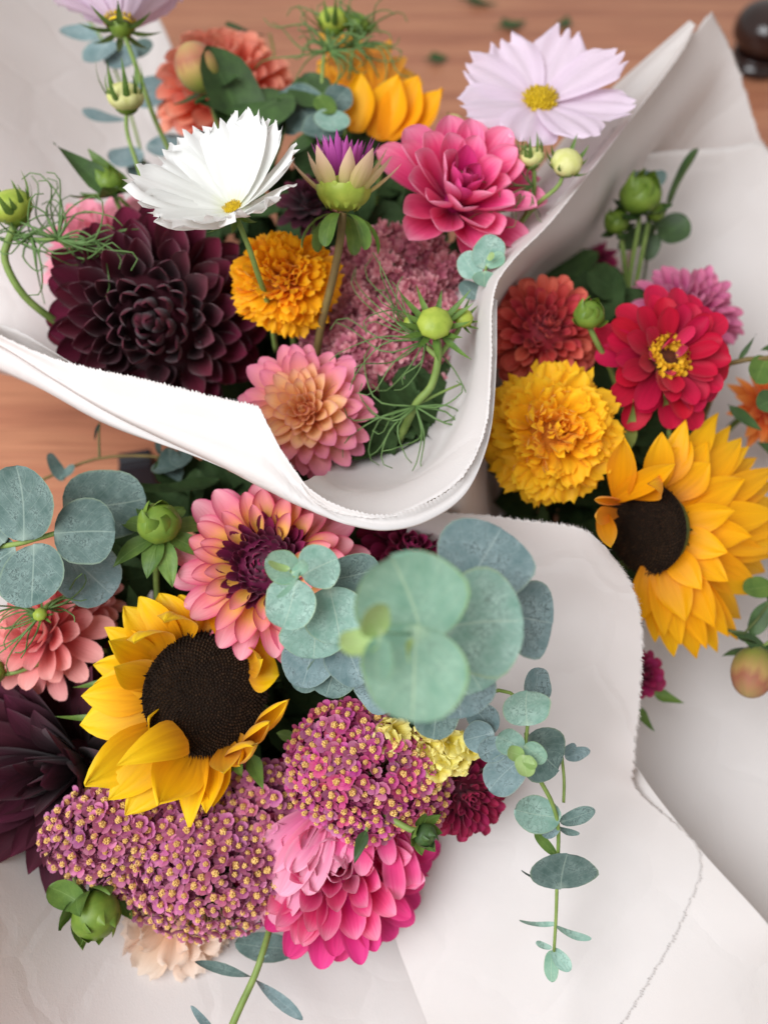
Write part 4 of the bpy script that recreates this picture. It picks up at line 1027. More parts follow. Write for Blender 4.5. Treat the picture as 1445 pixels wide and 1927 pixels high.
cb = cosmos_bud('round lime cosmos bud on a bright stem inside the white paper', 818, 608, .462, 33, (.0, .30, .95), [(825, 665, .47), (812, 725, .478), (782, 762, .485), (750, 830, .51)], 12, LIME, 13, 2.3, .15, .0022, squash=.6)
tube('stem', cb, [P(782, 762, .486), P(838, 735, .482), P(868, 722, .485)], .0012, .0006, STEM)
thread_leaves(cb, 800, 640, .475, 22, 175, 12, (120, 320), r=.0006, bend=.7)
thread_leaves(cb, 782, 765, .482, 18, 150, 13, (170, 370), r=.0007, bend=.9)
cosmos_bud('tiny lime bud right of the round lime bud', 872, 598, .475, 19, (.3, .3, .9), [(860, 625, .478), (828, 668, .472)], 14, LIME, 9, 1.9, .3)
cosmos_bud('tiniest lime bud left of the round lime bud', 772, 606, .475, 13, (-.3, .3, .9), [(790, 640, .478), (822, 672, .474)], 15, LIME, 8, 1.9, .3)
e = sprig('eucalyptus_sprig', 'small round leaved eucalyptus tip beside the paper rim, under the hot pink dahlia', 'eucalyptus', (905, 560, .53), 'eucalyptus sprigs')
tube('stem', e, [P(895, 620, .55), P(905, 545, .50), P(918, 490, .485)], .0011, .0008, STEM)
for b, t, a, z, mt in [((905, 505, .49), (932, 443, .487), .95, (0, .2, .97), EUC_MID), ((900, 520, .49), (868, 478, .495), .85, (-.3, .2, .9), EUC_MID), ((910, 510, .485), (912, 540, .478), 1.1, (.1, .3, .9), EUC_NEW), ((915, 500, .484), (948, 478, .482), .8, (.2, .3, .9), EUC_NEW), ((900, 560, .50), (868, 530, .505), .8, (-.2, .4, .9), EUC_DEEP), ((918, 490, .480), (928, 475, .476), .7, (0, .3, .9), EUC_TIP)]:
    leafP(e, mt, b, t, a, z, seed=int(b[0] + t[1]))
cb = cosmos_bud('bright green cosmos bud on a long curved stem at the left edge', 22, 388, .50, 40, (-.25, .75, .6), [(18, 450, .505), (10, 490, .51), (45, 555, .52), (105, 605, .54), (160, 640, .57)], 16, LIME, 14, 1.8, .7, .0024)
thread_leaves(cb, 25, 450, .505, 9, 130, 17, (-30, 60), r=.0006)
root = sprig('cosmos_foliage', 'tangle of thin cosmos thread leaves in front of the burgundy dahlia, far left', 'foliage', (110, 450, .505))
thread_leaves(root, 110, 450, .505, 30, 150, 18, (-45, 200), r=.0008, bend=.9)
thread_leaves(root, 60, 445, .505, 10, 120, 19, (150, 340), r=.0008, bend=.9)
tube('stem', root, [P(20, 440, .505), P(70, 450, .505), P(115, 455, .506), P(180, 500, .53)], .0011, .0008, STEM)
dahlia_bud('leafy green bud with long pointed sepals left of the white cosmos', 205, 345, .56, 30, (-.3, .8, .5), [(230, 400, .57), (270, 470, .59)], 7, GREEN, BUDGREEN, 6, 2.6, 1.3, .5)
lf = sprig('leaf', 'pair of pointed green leaves left of the white cosmos', 'leaf', (215, 385, .555))
leafP(lf, DKGREEN, (222, 372, .555), (102, 268, .54), .38, (-.2, .6, .8), .1, .25, 'lance', 'leaf_blade', 3)
leafP(lf, GREEN, (250, 365, .56), (165, 282, .555), .42, (.0, .6, .8), .1, .2, 'lance', 'leaf_blade', 4)
tube('leaf_stalk', lf, [P(225, 372, .556), P(250, 400, .57), P(290, 470, .60)], .0014, .0016, STEM)

# ================================================================== right bunch
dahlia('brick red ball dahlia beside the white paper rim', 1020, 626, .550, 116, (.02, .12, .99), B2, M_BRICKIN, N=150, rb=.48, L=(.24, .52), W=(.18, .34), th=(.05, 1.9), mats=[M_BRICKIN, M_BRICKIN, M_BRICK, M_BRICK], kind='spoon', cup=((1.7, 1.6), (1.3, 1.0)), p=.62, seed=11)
marigold('bright yellow ruffled marigold above the white flap of the right bunch', 1035, 815, .515, 127, (.05, .05, .99), B2, M_MARI, 12, 190)
# zinnia
root, nv_ = flower('zinnia', 'crimson zinnia with a yellow ringed heart, right of the brick red dahlia', 'flower', 1250, 676, .515, (.06, .08, .99))
R = S(142, .515)
link('flower_base', dome('flower_base', ZIND, R * .26, .5, -.4), root)
rosette(root, 46, R, .16, (.50, .86), (.26, .40), (.95, 1.75), [M_ZIN, M_ZIN, M_ZIN], 'spoon', ((.7, .9), (.45, .35)), ((.2, .2, 0), (.1, -.35, 0)), 4, .8, .5, .14, seed=13, nu=8, nv=8)
rosette(root, 6, R, .18, (.3, .55), (.16, .2), (.7, 1.3), [M_ZINB], 'spoon', ((1.4, 1.2), (.9, .7)), ((.5, .4, 0), (.3, .2, 0)), 2, 1, .5, .3, seed=14)
star = []
for i in range(46):
    a = i * GOLD; f = .10 + .10 * math.sqrt(i / 26)
    h_ = .10 + .05 * math.sin(i * 1.7)
    er = Vector((math.cos(a), math.sin(a), 0)); b_ = er * R * (.12 + .13 * (i % 4) / 3) + Vector((0, 0, R * .10))
    if i == 0:
        star = [petal('disc_floret', R * .16, R * .11, 'spoon', ZINY, (1.2, .8), (.6, -1.8, 0), 4, 5), petal('disc_floret', R * .10, R * .08, 'spoon', ZINY, (1.2, .8), (.2, -2.4, 0), 4, 5)]
    for k in range(2):
        link('disc_floret', star[k], root, frame(b_, (er * (.4 - .8 * k) + Vector((0, 0, 1))).normalized(), er * (1 - 2 * k)) @ Matrix.Rotation(rng.uniform(-.8, .8), 4, 'X'))
drop_stem(root, None, .0026, STEM, nv_, spread(B2, root.matrix_basis.translation))
dahlia_bud('small round green bud between the brick dahlia and the zinnia', 1108, 592, .50, 31, (-.1, .55, .8), [(1120, 640, .51), (1150, 700, .53), (1180, 800, .57)], 21, BUDGREEN, BUDGREEN, 5, 1.1, .7, 1.2, 7)
dahlia('mauve pink dahlia behind the zinnia', 1285, 600, .60, 118, (.15, .35, .92), B2, M_MAUVE, N=110, rb=.34, L=(.35, .68), W=(.22, .33), th=(.1, 1.9), mats=[M_MAUVE], kind='oval', cup=((1.5, 1.5), (1.2, 1.0)), seed=15)
dahlia('dim plum dahlia deep in the shade of the right wrap', 1108, 500, .68, 62, (0, .5, .86), B2, M_PLUM, N=50, rb=.3, L=(.4, .7), W=(.28, .36), th=(.1, 1.8), mats=[M_DKMAG], kind='oval', seed=16)
dahlia('orange dahlia cut by the right edge of the photo', 1438, 770, .60, 95, (.3, .2, .93), B2, M_ORNG, N=46, rb=.16, L=(.5, .86), W=(.22, .30), th=(.2, 1.7), mats=[M_ORNG], kind='point', cup=((1.0, 1.0), (.6, .5)), seed=17)
# right sunflower
root, nv_ = flower('sunflower', 'big golden sunflower turned sideways at the right, over the white flap', 'flower', 1218, 995, .515, (-.85, .0, .53), 'sunflowers')
seeds_disc(root, S(86, .515), (SEED_IN, SEED_A, SEED_B), 800, 2, .22, .0)
T = [(1352, 775, .02, 66), (1290, 788, .0, 60), (1396, 822, .03, 74), (1330, 830, .01, 84), (1425, 860, .04, 62), (1455, 908, .045, 86), (1490, 950, .05, 86), (1500, 1000, .055, 90), (1466, 968, .02, 84), (1440, 1078, .05, 88), (1472, 1030, .03, 90), (1395, 1165, .04, 82), (1420, 1120, .03, 84),
     (1388, 1205, .035, 74), (1350, 1228, .03, 76), (1310, 1240, .025, 78), (1268, 1238, .02, 66), (1232, 1210, .015, 60), (1345, 1180, .0, 84), (1290, 1170, -.005, 82), (1205, 1170, .01, 60), (1400, 900, .01, 88), (1415, 1010, .0, 84), (1245, 812, -.01, 70), (1370, 1095, -.005, 80),
     (1173, 824, -.035, 74, 'cup', None, 1165, 940), (1272, 872, -.045, 60, 'cup', None, 1158, 938), (1262, 905, -.045, 58, 'over', None, 1185, 930), (1118, 940, -.055, 50, 'roll', None, 1165, 945), (1120, 975, -.055, 46, 'cup', None, 1160, 965), (1150, 1030, -.05, 48, 'cup', None, 1132, 960), (1462, 880, .03, 74), (1478, 990, .03, 78), (1452, 1050, .03, 74), (1420, 1095, .025, 72), (1372, 1200, .02, 66), (1330, 1222, .015, 64), (1250, 1200, .005, 60), (1280, 1215, .01, 62), (1375, 800, .035, 60), (1410, 840, .03, 62), (1385, 960, -.01, 74, 'flat'), (1370, 1040, -.01, 74, 'flat'), (1320, 1110, -.012, 70, 'flat'), (1335, 870, .0, 80, 'flat', None, 1265, 935), (1300, 830, .0, 70, 'flat', None, 1240, 910)]
sun_petals(root, M_SUN, 1222, 995, 42, 84, .508, [(q[0], q[1], q[2], q[3] * .82) + tuple(q[4:]) for q in T], n=(-.25, .05, .95), seed=5)
calyx(root, S(100, .515), DKGREEN, 14, .6, .22, .45)
link('flower_base', dome('flower_base', DKGREEN, S(76, .515), .6, -.1), root, Matrix.Translation((0, 0, -S(14, .515))) @ Matrix.Rotation(math.pi, 4, 'X'))
drop_stem(root, None, .005, STEM, nv_, spread(B2, root.matrix_basis.translation))
dahlia_bud('large shaded green dahlia bud against the cream paper, right bunch', 1205, 368, .60, 42, (-.1, .65, .75), [(1200, 430, .61), (1185, 520, .63), (1180, 600, .65)], 22, DKGREEN, BUDGREEN, 6, 1.3, .8, .8, 7)
dahlia_bud('smaller shaded green bud just left below the large shaded bud', 1160, 418, .615, 26, (-.4, .5, .75), [(1170, 460, .62), (1180, 540, .64)], 23, DKGREEN, BUDGREEN, 5, 1.4, .8, .8, 6)
dahlia_bud('smallest shaded green bud at the lower right of the large shaded bud', 1232, 398, .61, 21, (.4, .4, .8), [(1215, 440, .62), (1195, 540, .64)], 24, DKGREEN, BUDGREEN, 5, 1.4, .8, .8, 6)
e = sprig('eucalyptus_sprig', 'dark leafy sprig with round leaves against the cream paper, upper right', 'eucalyptus', (1210, 520, .66), 'eucalyptus sprigs')
tube('stem', e, [P(1205, 560, .66), P(1225, 450, .64), P(1255, 385, .63), P(1312, 282, .63)], .0013, .0008, STEMDK)
for b, t, a, z, mt in [((1242, 450, .64), (1292, 408, .635), 1.0, (.1, .3, .9), DKGREEN), ((1255, 385, .63), (1312, 280, .63), .18, (.5, .2, .8), DKGREEN), ((1225, 345, .64), (1190, 325, .645), 1.2, (0, .5, .85), EUC_DEEP), ((1235, 350, .635), (1244, 320, .635), .9, (0, .5, .85), EUC_DEEP), ((1235, 440, .635), (1215, 490, .64), .6, (0, .5, .85), DKGREEN), ((1120, 470, .65), (1020, 530, .64), .5, (0, .5, .85), DKGREEN), ((1230, 420, .64), (1165, 470, .64), .5, (0, .5, .85), DKGREEN)]:
    leafP(e, mt, b, t, a, z, seed=int(b[0] + t[1]))
e = sprig('leafy_stem', 'brown green stem with small leaves crossing in from the right edge beside the zinnia', 'foliage', (1480, 668, .53))
tube('stem', e, [P(1500, 668, .53), P(1440, 674, .53), P(1372, 684, .535), P(1345, 730, .56), P(1300, 850, .62)], .0018, .0022, STEMBROWN)
for b, t, a, z, mt, k in [((1388, 680, .532), (1422, 628, .53), .16, (.3, .3, .9), DKGREEN, 'lance'), ((1440, 672, .53), (1420, 720, .525), .9, (.2, .3, .9), GREEN, 'round'), ((1462, 650, .53), (1428, 660, .53), .4, (0, .5, .8), DKGREEN, 'lance'), ((1370, 760, .55), (1432, 812, .54), .42, (.1, .5, .85), DKGREEN, 'lance'), ((1470, 740, .53), (1425, 768, .53), .9, (.1, .3, .9), DKGREEN, 'oval'), ((1330, 700, .55), (1352, 650, .545), .2, (.2, .4, .9), GREEN, 'lance')]:
    leafP(e, mt, b, t, a, z, .1, .15, k, seed=int(b[0] + t[1]))
for b, t in [((1180, 850, .53), (1192, 752, .505)), ((1258, 810, .53), (1248, 735, .50))]:
    lf = sprig('leaf', 'thin grey green bract standing in front of the zinnia, ' + ('left one' if b[0] < 1200 else 'right one'), 'leaf', b, 'bracts in front of the zinnia')
    leafP(lf, STEM, b, t, .20, (0, .2, .97), .1, .25, 'lance', 'leaf_blade', 3)
    tube('leaf_stalk', lf, [P(*b), P(b[0] + 3, b[1] + 60, .56)], .0016, .0018, STEM, 6)
dahlia_bud('blushed yellow dahlia bud hanging at the lower right edge', 1416, 1264, .52, 42, (-.45, -.75, .5), [(1440, 1215, .525), (1480, 1180, .53), (1515, 1110, .555), (1460, 1010, .60), (1350, 950, .63)], 25, DKGREEN, BUDRED, 5, 1.7, .55, .6, 6, zs=1.35)
e = sprig('leafy_stem', 'dark green leaves hanging at the right edge below the sunflower', 'foliage', (1470, 1120, .53))
tube('stem', e, [P(1340, 950, .63), P(1440, 1000, .59), P(1500, 1090, .54), P(1440, 1140, .53), P(1408, 1190, .53), P(1360, 1185, .53)], .0013, .0009, STEMDK)
for b, t, a, z, k in [((1462, 1098, .53), (1398, 1112, .525), .62, (.1, .5, .85), 'oval'), ((1445, 1130, .53), (1412, 1195, .53), .5, (-.2, .3, .9), 'oval'), ((1440, 1120, .535), (1500, 1180, .53), .5, (.2, .3, .9), 'oval'), ((1440, 1215, .528), (1355, 1180, .53), .22, (0, .5, .8), 'lance'), ((1470, 960, .55), (1420, 1000, .55), .6, (0, .4, .9), 'oval'), ((1480, 860, .57), (1420, 830, .58), .5, (0, .4, .9), 'lance'), ((1460, 1240, .52), (1400, 1205, .52), .4, (.1, .4, .9), 'lance')]:
    leafP(e, GREEN if k == 'oval' and b[0] == 1462 else DKGREEN, b, t, a, z, .1, .2, k, seed=int(b[0] + t[1]))
root_ = dahlia('dark magenta bloom peeping out under the right sunflower beside the torn edge', 1205, 1268, .545, 52, (.2, .2, .95), B2, M_DKMAG, N=44, rb=.25, L=(.45, .75), W=(.3, .4), th=(.1, 1.9), mats=[M_DKMAG], kind='spoon', seed=18)
for b, t in [((1228, 1305, .545), (1288, 1322, .54)), ((1195, 1330, .545), (1232, 1376, .54))]:
    leafP(root_, GREEN, b, t, .42, (.1, .4, .9), .1, .2, 'lance', 'leaf', int(b[0]))

# ================================================================== lower left bunch
e = sprig('eucalyptus_sprig', 'large round blue green eucalyptus leaves at the left edge', 'eucalyptus', (40, 1025, .44), 'eucalyptus sprigs')
tube('stem', e, [P(-60, 1030, .45), P(20, 1026, .442), P(75, 1012, .438), P(130, 1000, .442), P(200, 1010, .47)], .0018, .0012, STEM, 18, 8)
for b, t, a, z, mt in [((48, 1018, .435), (28, 876, .425), 1.02, (-.25, -.1, .95), EUC_DEEP), ((102, 1003, .434), (218, 1002, .440), 1.18, (.15, .05, .98), EUC_DEEP), ((62, 1024, .437), (62, 1142, .425), 1.02, (-.1, .35, .95), EUC_DEEP), ((120, 960, .46), (275, 935, .475), .98, (.1, .2, .97), EUC_DEEP), ((110, 1035, .455), (215, 1118, .465), .95, (.1, .25, .96), EUC_BLUE), ((30, 1030, .44), (-70, 1085, .44), .95, (-.2, .3, .9), EUC_DEEP), ((10, 1020, .44), (-60, 950, .45), .95, (-.3, .1, .9), EUC_DEEP)]:
    leafP(e, mt, b, t, a, z, .12, seed=int(b[0] + t[1]), nu=10, nv=12)
e = sprig('eucalyptus_sprig', 'thin eucalyptus twig with small leaves crossing the gap of bare wood, left', 'eucalyptus', (330, 870, .56), 'eucalyptus sprigs')
tube('stem', e, [P(60, 912, .55), P(110, 890, .555), P(190, 862, .56), P(300, 860, .565), P(370, 885, .57), P(460, 935, .58)], .0011, .0012, STEMBROWN, 18)
tube('stem', e, [P(188, 862, .56), P(187, 825, .56), P(188, 795, .56)], .0009, .0006, STEMDK)
for b, t, a, z in [((305, 862, .56), (340, 880, .545), 1.3, (.5, .2, .85)), ((322, 842, .555), (322, 914, .55), .62, (.4, .1, .9)), ((302, 856, .56), (296, 825, .56), .4, (.7, .1, .7)), ((118, 905, .55), (95, 852, .55), .45, (.6, .1, .7)), ((112, 900, .55), (140, 875, .552), .6, (-.3, .4, .85)), ((310, 905, .56), (292, 882, .562), .5, (.3, .4, .85)), ((180, 830, .56), (186, 798, .555), .22, (1, .1, .5)), ((360, 885, .57), (400, 935, .56), .7, (.2, .3, .9)), ((370, 890, .572), (425, 900, .57), .7, (.1, .4, .9)), ((350, 880, .57), (352, 940, .56), .8, (-.1, .3, .9)), ((400, 905, .575), (450, 950, .57), .8, (.1, .3, .9))]:
    leafP(e, EUC_DEEP, b, t, a, z, seed=int(b[0] + t[1]))
dahlia_bud('green dahlia bud with drooping leafy sepals left of the two tone dahlia', 300, 985, .455, 44, (.05, .60, .80), [(295, 1050, .48), (300, 1150, .51), (330, 1250, .54)], 31, GREEN, BUDGREEN, 8, 2.3, .95, -.9, 6)
dahlia('two tone yellow and pink dahlia with a maroon heart', 506, 1066, .465, 180, (-.02, .22, .97), B3, M_DUOC, N=60, rb=.36, L=(.30, .70), W=(.20, .34), th=(.95, 1.75), mats=[M_DUO, M_DUO, M_DUOO], K=5, kind='oval', cup=((1.6, 1.4), (.55, .45)), curl=((.2, .1, 0), (.15, -.35, .2)), p=.8, seed=21, nu=8, nv=9)
duo = [o_ for o_ in bpy.data.objects if o_.get('label', '').startswith('two tone')][0]
rosette(duo, 130, S(180, .465), .35, (.10, .27), (.08, .13), (.03, 1.30), [M_DUOC], 'oval', ((1.5, 1.3), (.9, .8)), ((.5, .9, 0), (.1, .3, 0)), 4, .6, .62, .1, seed=71, nu=4, nv=5)
dahlia('salmon pink dahlia low at the left edge under the eucalyptus', 92, 1192, .50, 118, (-.3, .35, .9), B3, M_SALMON, N=58, rb=.2, L=(.45, .85), W=(.30, .42), th=(.1, 1.8), mats=[M_SALMON], kind='spoon', cup=((1.1, 1.0), (.7, .6)), seed=22)
dahlia('second salmon bloom between eucalyptus and sunflower, mostly hidden', 165, 1135, .515, 70, (.2, .4, .9), B3, M_SALMON, N=40, rb=.2, L=(.5, .85), W=(.32, .42), th=(.1, 1.8), mats=[M_SALMON], kind='spoon', cup=((1.1, 1.0), (.7, .6)), seed=32)
cb = cosmos_bud('tiny bright green cosmos bud over the salmon dahlia', 76, 1156, .455, 13, (0, .4, .9), [(90, 1140, .46), (130, 1120, .48)], 33, LIME, 8, 2.2, .1)
thread_leaves(cb, 80, 1155, .458, 16, 115, 34, (130, 260), r=.0007)
thread_leaves(cb, 90, 1145, .46, 7, 100, 35, (-30, 60), r=.0007)
cosmos_bud('pale closed bud at the left edge above the plum dahlia', -12, 1266, .48, 24, (-.5, .5, .7), [(40, 1262, .482), (100, 1240, .49), (200, 1225, .51)], 36, BUDGREEN, 8, 1.4, .4)
# hero sunflower
root, nv_ = flower('sunflower', 'yellow sunflower with a wide near black disc, lower left bunch', 'flower', 388, 1304, .462, (.38, .04, .92), 'sunflowers')
seeds_disc(root, S(116, .462), (SEED_IN, SEED_A, SEED_B), 1300, 3, .30, .0)
T = [(152, 1310, -.004, 72, 'flat', 178), (150, 1364, .0, 84, 'flat', 168), (158, 1478, -.004, 100, 'flat', 140), (203, 1506, .0, 74, 'flat', 130), (235, 1536, .0, 78, 'flat', 112), (298, 1515, -.012, 104, 'cup', 104), (357, 1558, .0, 62, 'flat', 94), (388, 1532, -.006, 56, 'cup', 78),
     (255, 1412, -.045, 70, 'over', 120), (176, 1288, .004, 62, 'flat', 190), (176, 1250, .005, 66, 'flat', 198), (196, 1180, .006, 56, 'flat', 212), (205, 1205, -.02, 66, 'cup', 207), (232, 1140, .004, 66, 'flat', 225), (262, 1122, .004, 70, 'flat', 236), (300, 1115, .008, 72, 'flat', 246), (340, 1118, .01, 72, 'flat', 256),
     (248, 1176, -.026, 84, 'over', 218), (214, 1256, -.02, 74, 'cup', 196), (318, 1140, -.022, 76, 'over', 243), (395, 1125, .012, 70), (440, 1150, .012, 70), (500, 1180, .01, 70), (526, 1270, .004, 72, 'flat', -22), (490, 1240, -.02, 60, 'cup', -28),
     (544, 1316, -.036, 76, 'roll', None, 486, 1374), (508, 1358, -.05, 70, 'roll', None, 462, 1400), (482, 1402, -.05, 80, 'roll', None, 432, 1428), (420, 1455, -.02, 62, 'cup', 62), (450, 1440, -.01, 56, 'cup', 50), (400, 1520, .0, 50, 'cup', 70), (280, 1350, -.02, 60, 'cup', 150)]
sun_petals(root, M_SUNL, 386, 1304, 102, 122, .456, [(q[0], q[1], q[2] - (.014 if q[1] > 1400 else 0), q[3] * 1.10) + tuple(q[4:]) for q in [tuple(t_) if len(t_) > 3 else t_ + (70,) for t_ in T]], n=(-.05, .12, .97), seed=7, base=.92)
calyx(root, S(225, .462), GREEN, 16, .62, .16, .24)
link('flower_base', dome('flower_base', DKGREEN, S(105, .462), .5, -.1), root, Matrix.Translation((0, 0, -S(6, .462))) @ Matrix.Rotation(math.pi, 4, 'X'))
for b, t, a in [((470, 1420, .47), (498, 1485, .455), .42), ((440, 1430, .465), (455, 1462, .452), .5), ((190, 1355, .475), (105, 1346, .47), .16), ((520, 1380, .475), (580, 1400, .465), .3), ((205, 1285, .478), (138, 1292, .475), .2), ((250, 1450, .475), (238, 1470, .47), .3), ((330, 1480, .47), (290, 1530, .462), .2)]:
    leafP(root, GREEN, b, t, a, (.1, .3, .95), .1, .2, 'lance', 'bract', int(b[0]))
drop_stem(root, None, .005, STEM, nv_, spread(B3, root.matrix_basis.translation))
dahlia('plum black dahlia with long loose petals at the lower left edge', 155, 1440, .515, 262, (-.22, .06, .97), B3, M_PLUM, N=96, rb=.20, L=(.38, .84), W=(.19, .36), th=(.2, 1.85), mats=[M_PLUM], kind='sun', cup=((1.0, .9), (.6, .4)), curl=((.2, .2, 0), (.1, -.4, 0)), seed=23, jit=.25, roll=.4, nu=8, nv=9)

def yarrow(label, lobes, n, seed, mats, foot_, space=27, tone=0):
    """flat heads of many small five-petalled florets, each with its yellow eye"""
    cx = sum(l[0] for l in lobes) / len(lobes); cy = sum(l[1] for l in lobes) / len(lobes); d0 = lobes[0][4]
    root = thing('yarrow', label, 'flower', Matrix.Translation(P(cx, cy, d0 + .03)), 'yarrow heads')
    r = random.Random(seed)
    pts = []; tries = 0
    def height(x, y):
        best = None
        for lx, ly, rx, ry, d, bz in lobes:
            q = ((x - lx) / rx) ** 2 + ((y - ly) / ry) ** 2
            if q < 1:
                h = d - bz * math.sqrt(1 - q)
                gx, gy = (x - lx) / rx, (y - ly) / ry
                if best is None or h < best[0]: best = (h, gx, gy)
        return best
    x0 = min(l[0] - l[2] for l in lobes); x1 = max(l[0] + l[2] for l in lobes)
    y0 = min(l[1] - l[3] for l in lobes); y1 = max(l[1] + l[3] for l in lobes)
    while len(pts) < n and tries < 30000:
        tries += 1
        x, y = r.uniform(x0, x1), r.uniform(y0, y1)
        h = height(x, y)
        if h is None: continue
        sp = space * (1 - .35 * min(1, math.hypot(h[1], h[2])) ** 3)
        if any((x - p[0]) ** 2 + (y - p[1]) ** 2 < sp * sp for p in pts): continue
        pts.append((x, y, h))
    R = S(16.8, d0)
    bank = []
    for v in range(6):
        vs, fs, uv = [], [], []
        npt = 5 if v % 2 else 4
        for k in range(npt):
            an = k * 2 * math.pi / npt + r.uniform(-.25, .25); tl = r.uniform(-.1, .55)
            dr = Vector((math.cos(an), math.sin(an), tl)).normalized(); sd = Vector((-math.sin(an), math.cos(an), 0)); up = dr.cross(sd)
            o = len(vs); rows = [(0.08, .10), (.35, .36), (.65, .48), (.88, .38), (1.0, .14)]
            for t_, w_ in rows:
                for g in (-1, 0, 1):
                    vs.append((dr * t_ + sd * w_ * g - up * (.10 * (1 - abs(g)) - .22 * t_ * t_)) * R); uv.append(((g + 1) / 2, t_))
            for j in range(4):
                for g in range(2):
                    a_ = o + j * 3 + g
                    fs.append((a_, a_ + 1, a_ + 4, a_ + 3))
        bank.append(mesh('floret', vs, fs, mats[v % len(mats)], uv))
    eyes = []
    for v in range(3):
        vs, fs = [], []
        for i in range(11):
            f = math.sqrt(i / 11); a = i * GOLD
            p = Vector((math.cos(a) * f * .30, math.sin(a) * f * .30, .30 + .28 * (1 - f * f))) * R
            s = .12 * R * r.uniform(.8, 1.3); o = len(vs)
            for q in ((1, 0, 0), (0, 1, 0), (-1, 0, 0), (0, -1, 0), (0, 0, 1.2)): vs.append(p + Vector(q) * s)
            fs += [(o, o + 1, o + 4), (o + 1, o + 2, o + 4), (o + 2, o + 3, o + 4), (o + 3, o, o + 4)]
        o = len(vs)
        for k in range(8):
            an = k * math.pi / 4
            vs.append(Vector((math.cos(an) * .31, math.sin(an) * .31, .0)) * R)
        for k in range(8):
            an = k * math.pi / 4
            vs.append(Vector((math.cos(an) * .29, math.sin(an) * .29, .36)) * R)
        for k in range(8): fs.append((o + k, o + (k + 1) % 8, o + 8 + (k + 1) % 8, o + 8 + k))
        fs.append(tuple(o + 8 + k for k in range(8)))
        eyes.append(mesh('floret_eye', vs, fs, M_YARC, smooth=False))
    for x, y, h in pts:
        n_ = D(h[1] * .9 + r.uniform(-.5, .5), -h[2] * .9 + .15 + r.uniform(-.5, .5), .75)
        M = at(root, head(P(x, y, h[0] + r.uniform(-.0015, .0015)), n_, r.uniform(0, 6.28)))
        s = r.uniform(.82, 1.18)
        f = link('floret', bank[r.randrange(6)], root, M @ Matrix.Scale(s, 4))
        link('floret_eye', eyes[r.randrange(3)], f, Matrix.Rotation(r.uniform(0, 6), 4, 'Z'))
    # crowded lower florets that fill the gaps between the upper ones
    uv_, uf_, uu_, um_ = [], [], [], []
    src = [([v.co.copy() for v in b_.vertices], [tuple(p.vertices) for p in b_.polygons]) for b_ in bank]
    for k in range(int(n * 2.3)):
        l = lobes[r.randrange(len(lobes))]
        a = r.uniform(0, 6.283); q = math.sqrt(r.random()) * .97
        x, y = l[0] + l[2] * q * math.cos(a), l[1] + l[3] * q * math.sin(a)
        h = height(x, y)
        M = at(root, head(P(x, y, h[0] + r.uniform(.003, .008)), D(h[1] + r.uniform(-.9, .9), -h[2] + r.uniform(-.9, .9), .7), r.uniform(0, 6))) @ Matrix.Scale(r.uniform(.7, 1.0), 4)
        sv, sf = src[r.randrange(6)]
        o = len(uv_); uv_ += [M @ v for v in sv]; uf_ += [tuple(i + o for i in f) for f in sf]
        uu_ += [((i % 3) / 2, (.08, .35, .65, .88, 1.0)[(i // 3) % 5]) for i in range(len(sv))]
    o = link('lower_florets', mesh('lower_florets', uv_, uf_, mats[0], uu_), root); o['kind'] = 'stuff'
    # stalks under the florets
    vs, fs = [], []
    for x, y, h in pts:
        a_ = at(root, Matrix.Translation(P(x, y, h[0] + .002))).translation
        l = min(lobes, key=lambda l: ((x - l[0]) / l[2]) ** 2 + ((y - l[1]) / l[3]) ** 2)
        b_ = at(root, Matrix.Translation(P(l[0] + (x - l[0]) * .35, l[1] + (y - l[1]) * .35, l[4] + .02))).translation
        v_, f_, _ = tube_geo([a_, a_.lerp(b_, .4) + Vector((0, 0, -.004)), b_], .0006, .0008, 4, 4)
        o = len(vs); vs += v_; fs += [tuple(k + o for k in q) for q in f_]
    o = link('stalks', mesh('stalks', vs, fs, STEMBROWN), root); o['kind'] = 'stuff'
    for l in lobes:
        tube('stem', root, [P(l[0], l[1], l[4] + .02), P(l[0] + 10, l[1] - 20, l[4] + .06), spread(foot_, P(l[0], l[1], l[4]))], .002, .0024, STEM, 10)
    return root
yarrow('wide pink yarrow head with yellow eyes along the bottom left, under the sunflower', [(385, 1638, 165, 126, .479, .032), (195, 1572, 108, 86, .470, .022), (495, 1535, 78, 96, .482, .022), (285, 1588, 130, 105, .478, .022), (140, 1580, 58, 56, .468, .012)], 300, 41, [M_YAR[0]], B3, 19)
yarrow('brighter magenta yarrow head below the hanging eucalyptus', [(690, 1465, 142, 105, .45, .026), (650, 1390, 90, 62, .455, .020), (690, 1540, 55, 45, .452, .016), (610, 1420, 64, 56, .455, .016), (790, 1490, 50, 66, .458, .016)], 190, 42, [M_YAR[1], M_YAR[1], M_YAR[0]], B3, 19)
